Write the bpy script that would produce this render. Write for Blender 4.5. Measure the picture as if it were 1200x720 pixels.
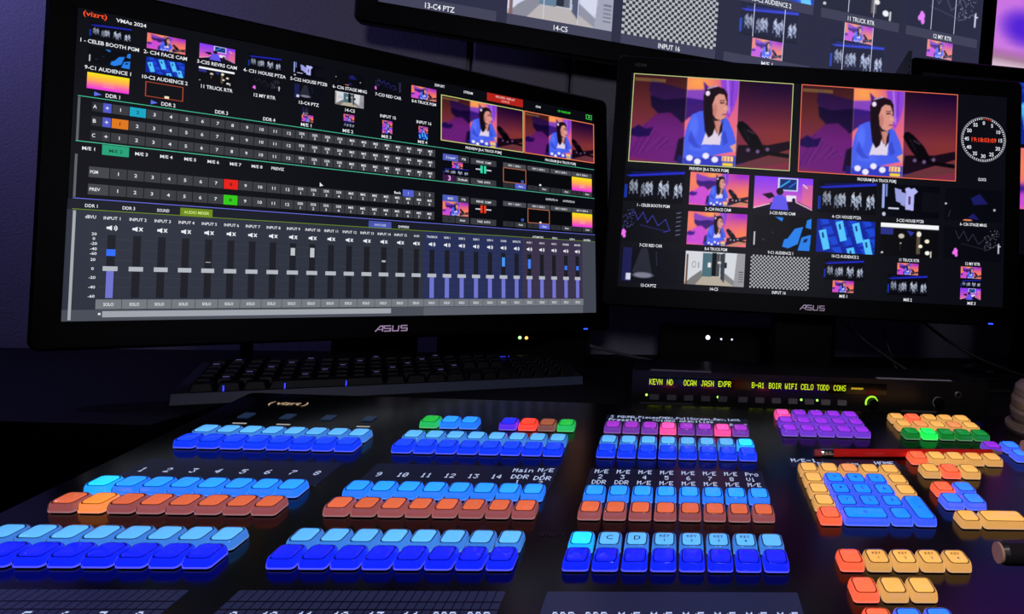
import bpy, bmesh, math, random
import numpy as np
from mathutils import Matrix, Vector

for o in list(bpy.data.objects):
    bpy.data.objects.remove(o)
scene = bpy.context.scene
COL = scene.collection
random.seed(7)
RNG = np.random.default_rng(7)

# ------------------------------------------------------------------ camera
Z0 = 1.05                       # camera height above the floor
CAM_ROT = np.array([[0.9951, 0.0498, 0.0854], [-0.0855, -0.0011, 0.9963], [0.0497, -0.9988, 0.0032]])  # right, down, forward
cam_data = bpy.data.cameras.new('camera')
cam = bpy.data.objects.new('camera', cam_data)
COL.objects.link(cam)
right, down, fwd = CAM_ROT[:, 0], CAM_ROT[:, 1], CAM_ROT[:, 2]
fwd = fwd / np.linalg.norm(fwd)
right = right - fwd * (right @ fwd); right /= np.linalg.norm(right)
down = np.cross(fwd, right)
cam.matrix_world = Matrix(((right[0], -down[0], -fwd[0], 0), (right[1], -down[1], -fwd[1], 0), (right[2], -down[2], -fwd[2], Z0), (0, 0, 0, 1)))
cam_data.sensor_fit = 'HORIZONTAL'
cam_data.sensor_width = 36.0
cam_data.lens = 36.0 * 691.0 / 1200.0
cam_data.shift_x = (600 - 848.1) / 1200.0
cam_data.shift_y = (324.4 - 360) / 1200.0
cam_data.clip_start = 0.02
scene.camera = cam

# ------------------------------------------------------------------ world, added lights, exposure
world = bpy.data.worlds.new('world')
scene.world = world
world.use_nodes = True
world.node_tree.nodes['Background'].inputs[0].default_value = (0.35, 0.32, 0.6, 1)
world.node_tree.nodes['Background'].inputs[1].default_value = 0.006

def area_light(name, loc, target, size, power, color):
    l = bpy.data.lights.new(name, 'AREA')
    l.shape = 'DISK'; l.size = size; l.energy = power; l.color = color
    o = bpy.data.objects.new(name, l)
    COL.objects.link(o)
    o.location = loc
    d = Vector(target) - Vector(loc)
    o.rotation_euler = d.to_track_quat('-Z', 'Y').to_euler()
    return o
area_light('violet_wall_fill', (-1.26, 0.72, Z0 + 0.64), (-1.16, 1.0, Z0 + 0.30), 0.10, 1.9, (0.33, 0.29, 1.0))  # unseen violet light, added to brighten the upper left wall
def spot_light(name, loc, target, power, color, cone, blend, soft):
    l = bpy.data.lights.new(name, 'SPOT')
    l.energy = power; l.color = color; l.spot_size = math.radians(cone); l.spot_blend = blend; l.shadow_soft_size = soft
    o = bpy.data.objects.new(name, l); COL.objects.link(o); o.location = loc
    o.rotation_euler = (Vector(target) - Vector(loc)).to_track_quat('-Z', 'Y').to_euler()
    return o
spot_light('room_fill', (0.15, -1.25, Z0 + 0.55), (-0.12, 1.15, Z0 + 0.42), 24.0, (0.88, 0.84, 1.0), 52, 1.0, 0.15)  # unseen light behind the camera, added to lift the back wall
spot_light('console_fill', (-0.02, -0.10, Z0 + 0.45), (0.34, 0.50, Z0 - 0.17), 10.0, (1.0, 0.84, 0.76), 42, 0.8, 0.02)  # unseen warm light, added for the pencil, T-bars and joystick

vs = scene.view_settings
vs.view_transform = 'Standard'
vs.look = 'None'
vs.exposure = 0.0
vs.gamma = 1.0
vs.use_curve_mapping = False
scene.cycles.use_denoising = True
scene.cycles.max_bounces = 6
scene.cycles.sample_clamp_indirect = 4.0

# ------------------------------------------------------------------ helpers
def lin(c):
    c = np.asarray(c, float)
    if c.max() > 1.001: c = c / 255.0
    return np.where(c <= 0.04045, c / 12.92, ((c + 0.055) / 1.055) ** 2.4)

def tag(o, label=None, cat=None, group=None, kind=None):
    if label: o['label'] = label
    if cat: o['category'] = cat
    if group: o['group'] = group
    if kind: o['kind'] = kind
    return o

def empty(name, mat=None):
    o = bpy.data.objects.new(name, None)
    o.empty_display_size = 0.02
    COL.objects.link(o)
    if mat is not None: o.matrix_world = mat
    return o

def link(name, me, parent=None, loc=None, rot=None, scale=None):
    o = bpy.data.objects.new(name, me)
    COL.objects.link(o)
    if parent is not None: o.parent = parent
    if loc is not None: o.location = loc
    if rot is not None: o.rotation_euler = rot
    if scale is not None: o.scale = scale
    return o

# ---- materials
MATS = {}
def mat(name, color, rough=0.5, metal=0.0, spec=0.5, emit=None, strength=0.0, bump=None, ior=1.5, vary=None):
    if name in MATS: return MATS[name]
    m = bpy.data.materials.new(name); m.use_nodes = True
    nt = m.node_tree; b = nt.nodes['Principled BSDF']
    b.inputs['Base Color'].default_value = (*color, 1)
    b.inputs['Roughness'].default_value = rough
    b.inputs['Metallic'].default_value = metal
    b.inputs['Specular IOR Level'].default_value = spec
    b.inputs['IOR'].default_value = ior
    if emit is not None:
        b.inputs['Emission Color'].default_value = (*emit, 1)
        b.inputs['Emission Strength'].default_value = strength
    if bump or vary:
        tc = nt.nodes.new('ShaderNodeTexCoord')
        nz = nt.nodes.new('ShaderNodeTexNoise')
        nz.inputs['Scale'].default_value = (bump or vary)[0]
        nz.inputs['Detail'].default_value = 4
        nt.links.new(tc.outputs['Object'], nz.inputs['Vector'])
        if bump:
            bp = nt.nodes.new('ShaderNodeBump')
            bp.inputs['Strength'].default_value = bump[1]
            bp.inputs['Distance'].default_value = 0.002
            nt.links.new(nz.outputs['Fac'], bp.inputs['Height'])
            nt.links.new(bp.outputs['Normal'], b.inputs['Normal'])
        if vary:
            mx = nt.nodes.new('ShaderNodeMix'); mx.data_type = 'RGBA'
            mx.inputs['A'].default_value = (*[c * (1 - vary[1]) for c in color], 1)
            mx.inputs['B'].default_value = (*[c * (1 + vary[1]) for c in color], 1)
            nt.links.new(nz.outputs['Fac'], mx.inputs['Factor'])
            nt.links.new(mx.outputs['Result'], b.inputs['Base Color'])
    MATS[name] = m
    return m

def objcolor_mat(name, strength, base, rough, mix_white=0.0, spec=0.5):
    m = bpy.data.materials.new(name); m.use_nodes = True
    nt = m.node_tree; b = nt.nodes['Principled BSDF']
    oi = nt.nodes.new('ShaderNodeObjectInfo')
    src = oi.outputs['Color']
    if mix_white:
        mx = nt.nodes.new('ShaderNodeMix'); mx.data_type = 'RGBA'
        mx.inputs['Factor'].default_value = mix_white
        mx.inputs['B'].default_value = (0.85, 0.8, 0.9, 1)
        nt.links.new(src, mx.inputs['A']); src = mx.outputs['Result']
    nt.links.new(src, b.inputs['Emission Color'])
    b.inputs['Emission Strength'].default_value = strength
    b.inputs['Base Color'].default_value = (base, base, base, 1)
    b.inputs['Roughness'].default_value = rough
    b.inputs['Specular IOR Level'].default_value = spec
    MATS[name] = m
    return m

def attr_mat(name, strength=1.0):
    m = bpy.data.materials.new(name); m.use_nodes = True
    nt = m.node_tree; b = nt.nodes['Principled BSDF']
    a = nt.nodes.new('ShaderNodeAttribute'); a.attribute_name = 'Col'
    nt.links.new(a.outputs['Color'], b.inputs['Emission Color'])
    b.inputs['Emission Strength'].default_value = strength
    b.inputs['Base Color'].default_value = (0.003, 0.003, 0.003, 1)
    b.inputs['Roughness'].default_value = 0.4
    b.inputs['Specular IOR Level'].default_value = 0.2
    MATS[name] = m
    return m

PLASTIC = mat('black_plastic', (0.0015, 0.0015, 0.002), 0.45, spec=0.10, bump=(400, 0.08))
GLOSSBLACK = mat('gloss_black', (0.004, 0.004, 0.005), 0.12)
FACE = mat('panel_black_lacquer', (0.002, 0.002, 0.003), 0.18, spec=0.38, ior=1.5)
HOUSING = mat('panel_housing', (0.01, 0.01, 0.011), 0.5)
SCREENMAT = attr_mat('screen_picture', 1.0)
def glass_mat(name, tint, rough, ior):
    m = bpy.data.materials.new(name); m.use_nodes = True
    nt = m.node_tree; nt.nodes.remove(nt.nodes['Principled BSDF'])
    g = nt.nodes.new('ShaderNodeBsdfGlass'); g.inputs['Color'].default_value = (*tint, 1); g.inputs['Roughness'].default_value = rough; g.inputs['IOR'].default_value = ior
    nt.links.new(g.outputs[0], nt.nodes['Material Output'].inputs['Surface'])
    MATS[name] = m
    return m
KEYCAP = glass_mat('key_clear_cap', (0.97, 0.97, 0.98), 0.03, 1.46)
KEYLENS = objcolor_mat('key_lens', 1.0, 0.03, 0.3)
KEYCORE = objcolor_mat('key_core', 0.72, 0.03, 0.3)
KEYRIMGLINT = objcolor_mat('key_rim_glint', 0.68, 0.03, 0.3, 0.18)  # pale glow painted on for light caught along the cap's lower rim
KEYGROOVE = objcolor_mat('key_groove', 0.09, 0.01, 0.4)
KEYSTEM = mat('key_stem', (0.004, 0.004, 0.004), 0.6)
DARKPRINT = mat('dark_print', (0.01, 0.01, 0.02), 0.5)

# ---- mesh builder
class MB:
    def __init__(s): s.v = []; s.f = []; s.c = []; s.m = []; s.usec = False
    def add(s, vs_, fs, mi=0, col=None):
        n = len(s.v); s.v += [tuple(p) for p in vs_]
        s.f += [tuple(i + n for i in f) for f in fs]; s.m += [mi] * len(fs)
        if col is not None: s.usec = True
        s.c += [tuple(col) if col is not None else (1, 1, 1)] * len(vs_)
        return s
    def box(s, x0, x1, y0, y1, z0, z1, mi=0):
        return s.add([(x0, y0, z0), (x1, y0, z0), (x1, y1, z0), (x0, y1, z0), (x0, y0, z1), (x1, y0, z1), (x1, y1, z1), (x0, y1, z1)],
                     [(0, 3, 2, 1), (4, 5, 6, 7), (0, 1, 5, 4), (1, 2, 6, 5), (2, 3, 7, 6), (3, 0, 4, 7)], mi)
    def loft(s, rings, mi=0, cap0=True, cap1=True, mis=None):
        n = len(s.v); k = len(rings[0])
        vs_ = [p for r in rings for p in r]; fs = []; ml = []
        for i in range(len(rings) - 1):
            for j in range(k):
                fs.append((i * k + j, i * k + (j + 1) % k, (i + 1) * k + (j + 1) % k, (i + 1) * k + j)); ml.append(mis[i] if mis else mi)
        if cap0: fs.append(tuple(range(k - 1, -1, -1))); ml.append(mis[0] if mis else mi)
        if cap1: fs.append(tuple((len(rings) - 1) * k + j for j in range(k))); ml.append(mis[-1] if mis else mi)
        s.v += [tuple(p) for p in vs_]; s.f += [tuple(i + n for i in f) for f in fs]; s.m += ml; s.c += [(1, 1, 1)] * len(vs_)
        return s
    def lathe(s, prof, seg=32, mi=0, axis='z', cx=0, cy=0, cz=0, mis=None):
        rings = []
        for r, h in prof:
            rg = []
            for j in range(seg):
                a = 2 * math.pi * j / seg
                if axis == 'z': rg.append((cx + r * math.cos(a), cy + r * math.sin(a), cz + h))
                elif axis == 'x': rg.append((cx + h, cy + r * math.cos(a), cz + r * math.sin(a)))
                else: rg.append((cx + r * math.sin(a), cy + h, cz + r * math.cos(a)))
            rings.append(rg)
        return s.loft(rings, mi, mis=mis)
    def tube(s, pts, r, seg=8, mi=0):
        pts = [Vector(p) for p in pts]; rings = []
        for i, p in enumerate(pts):
            d = (pts[min(i + 1, len(pts) - 1)] - pts[max(i - 1, 0)]).normalized()
            a = Vector((0, 0, 1)) if abs(d.z) < 0.9 else Vector((1, 0, 0))
            u = d.cross(a).normalized(); w = d.cross(u).normalized()
            rings.append([p + (u * math.cos(2 * math.pi * j / seg) + w * math.sin(2 * math.pi * j / seg)) * r for j in range(seg)])
        return s.loft(rings, mi)
    def mesh(s, name, mats, smooth=False):
        me = bpy.data.meshes.new(name)
        me.from_pydata(s.v, [], s.f)
        for m in (mats if isinstance(mats, (list, tuple)) else [mats]): me.materials.append(m)
        if len(me.materials) > 1: me.polygons.foreach_set('material_index', s.m)
        if s.usec:
            at = me.color_attributes.new('Col', 'FLOAT_COLOR', 'POINT')
            c = np.ones((len(s.v), 4)); c[:, :3] = np.array(s.c)
            at.data.foreach_set('color', c.ravel())
        if smooth: me.polygons.foreach_set('use_smooth', [True] * len(me.polygons))
        me.update()
        return me
    def obj(s, name, mats, parent=None, smooth=False, **k): return link(name, s.mesh(name, mats, smooth), parent, **k)

def rrect(hx, hy, r, z, n=3, cx=0, cy=0):
    pts = []
    for (sx, sy, a0) in ((1, 1, 0), (-1, 1, 90), (-1, -1, 180), (1, -1, 270)):
        for k in range(n + 1):
            a = math.radians(a0 + 90 * k / n)
            pts.append((cx + sx * (hx - r) + r * math.cos(a), cy + sy * (hy - r) + r * math.sin(a), z))
    return pts

# ---- lettering: glyph outlines taken once from the built-in font
CHARS = sorted(set("ABCDEFGHIJKLMNOPQRSTUVWXYZabcdefghijklmnopqrstuvwxyz0123456789-/:;.()[]|+_ "))
GLY = {}
def load_glyphs():
    objs = []
    for ch in CHARS:
        for body in (ch, ch + '|'):
            cu = bpy.data.curves.new('t', 'FONT'); cu.body = body; cu.resolution_u = 2; cu.offset = 0.011 if body == ch else 0
            o = bpy.data.objects.new('t', cu); COL.objects.link(o); objs.append((ch, body, o))
    cu = bpy.data.curves.new('t', 'FONT'); cu.body = '|'; ob = bpy.data.objects.new('t', cu); COL.objects.link(ob); objs.append(('|', '||', ob))
    dg = bpy.context.evaluated_depsgraph_get(); dg.update()
    tmp = {}
    for ch, body, o in objs:
        ev = o.evaluated_get(dg); me = ev.to_mesh()
        vs_ = [tuple(v.co) for v in me.vertices]; fs = [tuple(p.vertices) for p in me.polygons]
        tmp.setdefault(ch, {})[body] = (vs_, fs)
        ev.to_mesh_clear()
    bar = max(v[0] for v in tmp['|']['||'][0]) if tmp['|']['||'][0] else 0.2
    for ch in CHARS:
        adv = max(v[0] for v in tmp[ch][ch + '|'][0]) - (max(v[0] for v in tmp['|']['|'][0]) if '|' in tmp['|'] else bar)
        GLY[ch] = (*tmp[ch][ch], adv)
    for ch, body, o in objs:
        cu = o.data; bpy.data.objects.remove(o); bpy.data.curves.remove(cu)
load_glyphs()

def text_width(s, size): return sum(GLY[c][2] for c in s) * size
def put_text(mb, s, x, y, size, z=0.0, col=(1, 1, 1), align='c', wide=1.0, fit=None):
    """baseline-centred line of text in the local xy plane, y up"""
    w = text_width(s, size)
    if fit: wide = fit / w
    w *= wide
    x0 = x - (w / 2 if align == 'c' else 0 if align == 'l' else w)
    for c in s:
        vs_, fs, adv = GLY[c]
        if vs_: mb.add([(x0 + a * size * wide, y + (b - 0.35) * size, z) for a, b, _ in vs_], fs, 0, col)
        x0 += adv * size * wide

# ---- 5x7 dot font for the small displays
F57 = {' ': '0000000000', 'A': '7E1111117E', 'B': '7F49494936', 'C': '3E41414122', 'D': '7F4141221C', 'E': '7F49494941', 'F': '7F09090901', 'G': '3E4149497A', 'H': '7F0808087F', 'I': '00417F4100',
       'J': '2040413F01', 'K': '7F08142241', 'L': '7F40404040', 'M': '7F020C027F', 'N': '7F0408107F', 'O': '3E4141413E', 'P': '7F09090906', 'R': '7F09192946', 'S': '4649494931', 'T': '01017F0101', 'U': '3F4040403F',
       'V': '1F2040201F', 'W': '3F4038403F', 'X': '6314081463', 'Y': '0708700807', '0': '3E5149453E', '1': '00427F4000', '2': '4261514946', '3': '2141454B31', '4': '1814127F10', '5': '2745454539', '6': '3C4A494930',
       '7': '0171090503', '8': '3649494936', '9': '064949291E', '/': '2010080402', '-': '0808080808', '+': '08083E0808', '_': '4040404040', '.': '0060600000', 'a': '2054545478', 'c': '3844444420', 'd': '384444487F',
       'e': '3854545418', 'i': '00447D4000', 'l': '00417F4000', 'n': '7C08040478', 'o': '3844444438', 'p': '7C14141408', 'r': '7C08040408', 's': '4854545420', 't': '043F444020', 'u': '3C4040207C', 'v': '1C2040201C'}
def put_dots(mb, s, x, y, h, z=0.0, col=(1, 1, 1), align='c', wide=1.0):
    """dot-matrix text; runs of lit dots in a column are one bar"""
    d = h / 7.0; dx = d * wide; w = (len(s) * 6 - 1) * dx
    x0 = x - (w / 2 if align == 'c' else 0)
    for c in s:
        bits = F57.get(c, F57.get(c.upper(), F57[' ']))
        for i in range(5):
            b = int(bits[i * 2:i * 2 + 2], 16); j = 0
            while j < 7:
                if b >> j & 1:
                    k = j
                    while k < 7 and b >> k & 1: k += 1
                    xa, xb = x0 + i * dx, x0 + (i + 1.02) * dx; ya, yb = y + h / 2 - j * d, y + h / 2 - (k - 0.02) * d
                    mb.add([(xa, yb, z), (xb, yb, z), (xb, ya, z), (xa, ya, z)], [(0, 1, 2, 3)], 0, col); j = k
                else: j += 1
        x0 += 6 * dx

# ------------------------------------------------------------------ pictures shown on the screens (painted per vertex)
class Pic:
    def __init__(s, w, h, bg=(0, 0, 0)):
        s.w, s.h = w * 2, h * 2
        s.a = np.zeros((s.h, s.w, 3)) + np.array(bg, float) / 255
        s.X, s.Y = np.meshgrid((np.arange(s.w) + .5) / s.w, (np.arange(s.h) + .5) / s.h)
    def put(s, m, col, op=1.0):
        m = m[..., None] * op if m.dtype != bool else m[..., None].astype(float) * op
        s.a = s.a * (1 - m) + np.array(col, float) / 255 * m
    def poly(s, pts, col, op=1.0):
        m = np.zeros_like(s.X, bool); n = len(pts)
        for i in range(n):
            (x0, y0), (x1, y1) = pts[i], pts[(i + 1) % n]
            if y0 == y1: continue
            c = ((s.Y >= min(y0, y1)) & (s.Y < max(y0, y1))) & (s.X < (x1 - x0) * (s.Y - y0) / (y1 - y0) + x0)
            m ^= c
        s.put(m, col, op)
    def rect(s, x0, y0, x1, y1, col, op=1.0): s.put((s.X >= x0) & (s.X < x1) & (s.Y >= y0) & (s.Y < y1), col, op)
    def ell(s, cx, cy, rx, ry, col, op=1.0, soft=0.0):
        d = ((s.X - cx) / rx) ** 2 + ((s.Y - cy) / ry) ** 2
        s.put(np.clip((1 - d) / soft, 0, 1) if soft else d < 1, col, op)
    def line(s, x0, y0, x1, y1, wd, col, op=1.0):
        asp = 9 / 16; dx, dy = x1 - x0, (y1 - y0) * asp; L2 = dx * dx + dy * dy
        t = np.clip(((s.X - x0) * dx + (s.Y - y0) * asp * dy) / L2, 0, 1)
        s.put(np.hypot(s.X - x0 - t * dx, (s.Y - y0) * asp - t * dy) < wd, col, op)
    def vgrad(s, c0, c1, x0=0, x1=1, y0=0, y1=1, op=1.0):
        t = np.clip((s.Y - y0) / (y1 - y0), 0, 1)[..., None]; m = ((s.X >= x0) & (s.X < x1) & (s.Y >= y0) & (s.Y < y1))[..., None] * op
        s.a = s.a * (1 - m) + (np.array(c0) * (1 - t) + np.array(c1) * t) / 255 * m
    def blur(s, n):
        for _ in range(n):
            for ax in (0, 1): s.a = (np.roll(s.a, 1, ax) + s.a * 2 + np.roll(s.a, -1, ax)) / 4
    def out(s): return s.a.reshape(s.h // 2, 2, s.w // 2, 2, 3).mean((1, 3))

def pic_face(w, h, cut):
    p = Pic(w, h)
    p.vgrad((225, 105, 120), (225, 100, 160))
    t = np.clip((p.X - .45) / .4, 0, 1)[..., None]; u = np.clip(1 - p.Y / .7, 0, 1)[..., None]
    p.a = p.a * (1 - t * u) + np.array([150, 40, 205]) / 255 * t * u
    for cx, cy, rr, col in ((.10, .30, .34, (240, 130, 92)), (.93, .66, .42, (245, 125, 85)), (.40, .06, .16, (245, 160, 80))):
        o = np.clip(1 - np.hypot(p.X - cx, (p.Y - cy) * .75) / rr, 0, 1)[..., None] ** .8
        p.a = p.a * (1 - o) + np.array(col) / 255 * o
    p.poly([(.11, .04), (.20, .10), (.34, .15), (.50, .13), (.50, .27), (.40, .30), (.30, .36), (.14, .33), (.10, .18)], (112, 58, 196), .85)
    p.poly([(.11, .24), (.20, .28), (.34, .24), (.46, .26), (.46, .40), (.36, .46), (.30, .56), (.20, .50), (.12, .36)], (48, 22, 112), .92)
    p.poly([(0, .66), (.08, .58), (.16, .44), (.24, .42), (.30, .50), (.36, .66), (.40, 1), (0, .95)], (200, 78, 205))
    for k in range(9): p.line(.01 + .035 * k, .93 - .02 * k, .10 + .028 * k, .56 + .035 * k, .004, (130, 44, 175), .55)
    for k in range(5): p.line(.06 + .05 * k, .9 - .03 * k, .15 + .04 * k, .62 + .05 * k, .004, (240, 140, 235), .45)
    p.poly([(0, .64), (.05, .58), (.09, .62), (.14, .60), (.12, .70), (.05, .72), (0, .70)], (60, 26, 135))
    p.poly([(.54, 0), (.66, 0), (.655, .16), (.63, .34), (.60, .46), (.57, .30)], (128, 66, 218), .85)
    p.line(.585, 0, .605, .38, .005, (200, 165, 245), .6); p.line(.62, 0, .615, .3, .004, (80, 34, 160), .6)
    p.poly([(.435, .04), (.49, .14), (.45, .19)], (70, 28, 130))
    p.poly([(.28, .96), (.30, .72), (.36, .66), (.38, .98)], (30, 20, 60), .9)
    p.blur(3)
    p.poly([(.30, .90), (.72, .86), (.72, 1), (.30, 1)], (52, 60, 185))
    # cardigan
    p.poly([(.335, .92), (.335, .72), (.35, .55), (.375, .43), (.42, .385), (.47, .37), (.56, .40), (.605, .47), (.64, .60), (.665, .76), (.64, .82), (.55, .86), (.45, .91)], (72, 96, 228))
    p.ell(.39, .56, .035, .16, (96, 124, 250), .6, .8); p.ell(.43, .80, .09, .05, (92, 118, 246), .5, .8)
    p.poly([(.375, .60), (.41, .74), (.45, .80), (.40, .80), (.36, .72)], (50, 62, 184), .6); p.poly([(.585, .58), (.61, .72), (.58, .76), (.565, .64)], (48, 60, 180), .6)
    p.poly([(.445, .76), (.47, .60), (.50, .52), (.555, .50), (.565, .62), (.56, .75)], (216, 204, 226))
    p.poly([(.50, .50), (.55, .44), (.56, .53), (.54, .64), (.525, .60)], (196, 132, 120))
    # hair, face, long strand
    p.poly([(.44, .20), (.455, .13), (.49, .095), (.53, .09), (.57, .115), (.59, .17), (.592, .26), (.585, .40), (.57, .47), (.46, .50), (.445, .36)], (30, 15, 26))
    p.poly([(.505, .22), (.535, .17), (.57, .18), (.585, .25), (.592, .315), (.602, .345), (.590, .365), (.588, .40), (.575, .45), (.555, .475), (.525, .46), (.50, .40), (.495, .30)], (212, 146, 132))
    p.ell(.515, .36, .018, .09, (170, 98, 96), .5, .8)
    p.line(.548, .275, .570, .272, .004, (52, 26, 34)); p.line(.583, .285, .590, .287, .004, (52, 26, 34)); p.line(.545, .25, .572, .245, .003, (60, 32, 40), .8)
    p.line(.565, .405, .586, .402, .004, (150, 62, 76)); p.ell(.578, .335, .008, .02, (235, 175, 155), .8, .6)
    p.poly([(.455, .22), (.50, .16), (.515, .20), (.498, .30), (.505, .42), (.525, .54), (.51, .64), (.485, .68), (.46, .60), (.445, .40)], (28, 14, 24))
    p.poly([(.555, .53), (.57, .48), (.566, .60), (.545, .66)], (30, 15, 26)); p.line(.51, .46, .535, .62, .003, (120, 70, 60), .7)
    p.ell(.466, .175, .014, .03, (232, 214, 240)); p.line(.466, .12, .52, .085, .005, (190, 170, 220), .8)
    p.poly([(.62, .76), (.66, .72), (.672, .78), (.65, .83)], (222, 152, 142))
    for cx, cy in ((.375, .92), (.425, .955), (.475, .885), (.532, .92)): p.ell(cx, cy, .021, .034, (228, 226, 246))
    p.rect(.575, .875, .645, .935, (250, 222, 130)); p.rect(.58, .95, .645, .985, (240, 205, 60))
    for k in range(3): p.rect(.583 + .02 * k, .885, .590 + .02 * k, .93, (190, 70, 130))
    p.poly([(.66, .97), (1.0, .77), (1.0, .90), (.74, 1.0), (.66, 1.0)], (196, 128, 104))
    p.poly([(.67, .74), (.86, .72), (.99, .66), (1.0, .75), (.72, .93), (.66, .95)], (46, 24, 44))
    p.poly([(.655, .53), (.665, .48), (.69, .465), (.72, .50), (.79, .62), (.83, .74), (.815, .82), (.765, .80), (.70, .66)], (14, 11, 17))
    p.line(.80, .80, .98, .83, .013, (22, 15, 20)); p.line(.725, .565, .765, .60, .004, (130, 118, 128)); p.line(.70, .55, .74, .68, .003, (70, 62, 70))
    for cx, cy in ((.735, .79), (.795, .80), (.855, .77)): p.ell(cx, cy, .012, .022, (205, 205, 225))
    p.blur(1)
    if cut:
        m = ((p.X < .335) | (p.X > .657))[..., None]
        p.a = np.where(m, p.a * np.array([.52, .40, .56]), p.a)
        p.a = np.where((p.X > .657)[..., None], p.a * np.clip(.35 + 1.15 * p.Y[..., None], 0, 1), p.a)
        p.a = np.where((p.X < .335)[..., None], p.a * np.clip(.5 + .8 * p.Y[..., None], 0, 1.0), p.a)
        p.rect(.333, 0, .337, 1, (220, 180, 120), .35); p.rect(.655, 0, .659, 1, (220, 190, 190), .4)
        p.rect(.01, .045, .20, .085, (140, 112, 60), .6)
    return p.out()
def pic_revrs(w, h):
    p = Pic(w, h); p.vgrad((150, 60, 230), (235, 110, 160))
    t = np.clip(1 - p.Y * 1.2, 0, 1)[..., None]; p.a = p.a * (1 - t * .5) + np.array([110, 60, 240]) / 255 * t * .5
    p.rect(.82, .2, 1, .8, (235, 120, 110), .5)
    p.rect(.40, .03, .74, .42, (200, 215, 245)); p.rect(.43, .06, .72, .38, (20, 45, 110)); p.line(.45, .3, .6, .1, .012, (60, 160, 230)); p.line(.6, .3, .7, .15, .01, (40, 110, 220))
    p.poly([(0, 1), (.3, .78), (.75, .72), (1, .92), (1, 1)], (25, 12, 40))
    p.line(0, .98, .28, .82, .008, (250, 200, 220)); p.line(.72, .74, 1, .95, .008, (250, 200, 220))
    p.rect(.55, .55, .72, .72, (225, 220, 240))
    p.poly([(.14, .55), (.3, .48), (.36, .6), (.26, .68)], (30, 12, 40))
    p.poly([(.28, 1), (.34, .62), (.44, .5), (.55, .62), (.6, 1)], (95, 85, 225)); p.ell(.44, .44, .06, .11, (30, 18, 35))
    p.ell(.68, .68, .03, .06, (20, 12, 25)); p.line(.83, .2, .9, .3, .01, (230, 200, 240))
    return p.out()
def pic_house(w, h):
    p = Pic(w, h, (6, 7, 16))
    p.poly([(.0, .22), (1, .02), (1, .10), (.1, .26)], (35, 45, 190)); p.poly([(.1, .12), (.9, .0), (.9, .05), (.1, .18)], (20, 25, 110), .7)
    r = np.random.default_rng(3)
    for cx in (.12, .19, .31, .38, .44, .60, .66, .71, .86, .93):
        cy = .58 + r.uniform(-.06, .06); g_ = r.uniform(.55, 1)
        p.ell(cx, cy, .028 + r.uniform(0, .012), .12 + r.uniform(0, .06), (185, 196, 215), g_); p.ell(cx + .01, cy - .16, .014, .035, (150, 140, 150), g_)
        p.line(cx - .03, cy - .02, cx + .03, cy + .12, .007, (12, 12, 22)); p.line(cx + .015, cy + .05, cx + .03, cy + .22, .008, (170, 180, 205), g_); p.line(cx - .015, cy + .06, cx - .03, cy + .24, .007, (120, 128, 150), g_)
    p.rect(0, .5, .05, .9, (25, 60, 190), .8); p.rect(0, .9, 1, 1, (4, 4, 8))
    return p.out()
def pic_shirts(w, h):
    p = Pic(w, h, (5, 6, 14))
    p.rect(.01, .02, .05, .75, (150, 165, 225)); p.rect(.07, .02, .1, .4, (120, 135, 200))
    for x, y in ((.22, .12), (.30, .22), (.38, .3)): p.poly([(x, y), (x + .12, y + .05), (x + .1, y + .45), (x + .03, y + .4)], (150, 155, 215))
    p.poly([(.40, .12), (.46, .08), (.5, .13), (.56, .09), (.62, .2), (.56, .3), (.55, .78), (.41, .76), (.42, .3)], (175, 175, 235))
    p.rect(.46, .35, .5, .6, (90, 70, 120)); p.rect(.12, .72, .3, .77, (210, 215, 240)); p.ell(.05, .93, .03, .06, (190, 190, 220)); p.rect(.7, .2, 1, .8, (12, 12, 22))
    return p.out()
def pic_stage(w, h):
    p = Pic(w, h, (9, 10, 17)); p.poly([(.45, .3), (.6, .15), (.75, .45), (.5, .5)], (28, 28, 95)); p.poly([(.4, .9), (.5, .75), (.6, .95)], (30, 30, 100))
    p.ell(.02, .5, .02, .03, (200, 200, 210)); p.ell(.86, .62, .02, .04, (180, 180, 190)); p.ell(.4, .97, .08, .03, (210, 130, 90)); p.line(.1, .7, .07, .9, .005, (60, 60, 70))
    return p.out()
def pic_map(w, h, blue):
    p = Pic(w, h, (9, 10, 18)); c = (75, 75, 200) if blue else (60, 62, 80)
    pts = [(.2, .12), (.26, .36), (.34, .12), (.42, .42), (.5, .2), (.6, .5), (.72, .3), (.8, .62), (.7, .68)]
    for a, b in zip(pts[:-1], pts[1:]): p.line(*a, *b, .006, c, .8)
    p.line(.3, .5, .75, .66, .005, c, .6)
    r = np.random.default_rng(5)
    for k in range(50): p.ell(r.uniform(.02, .2) if blue else r.uniform(.7, .95), r.uniform(.05, .6), .008, .014, (90, 92, 170) if blue else (120, 122, 135), .8)
    if blue:
        for k in range(6): p.line(.9, .1 + .13 * k, .97, .07 + .13 * k, .007, (150, 150, 200), .7)
    x = .03 if blue else .2
    for k in range(5): p.ell(x + r.uniform(-.03, .03), .78 + r.uniform(-.1, .1), .025, .06, (230, 110, 230))
    if not blue: p.rect(.93, .45, .955, .75, (225, 225, 235)); p.rect(.95, .52, .98, .55, (225, 225, 235))
    return p.out()
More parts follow.
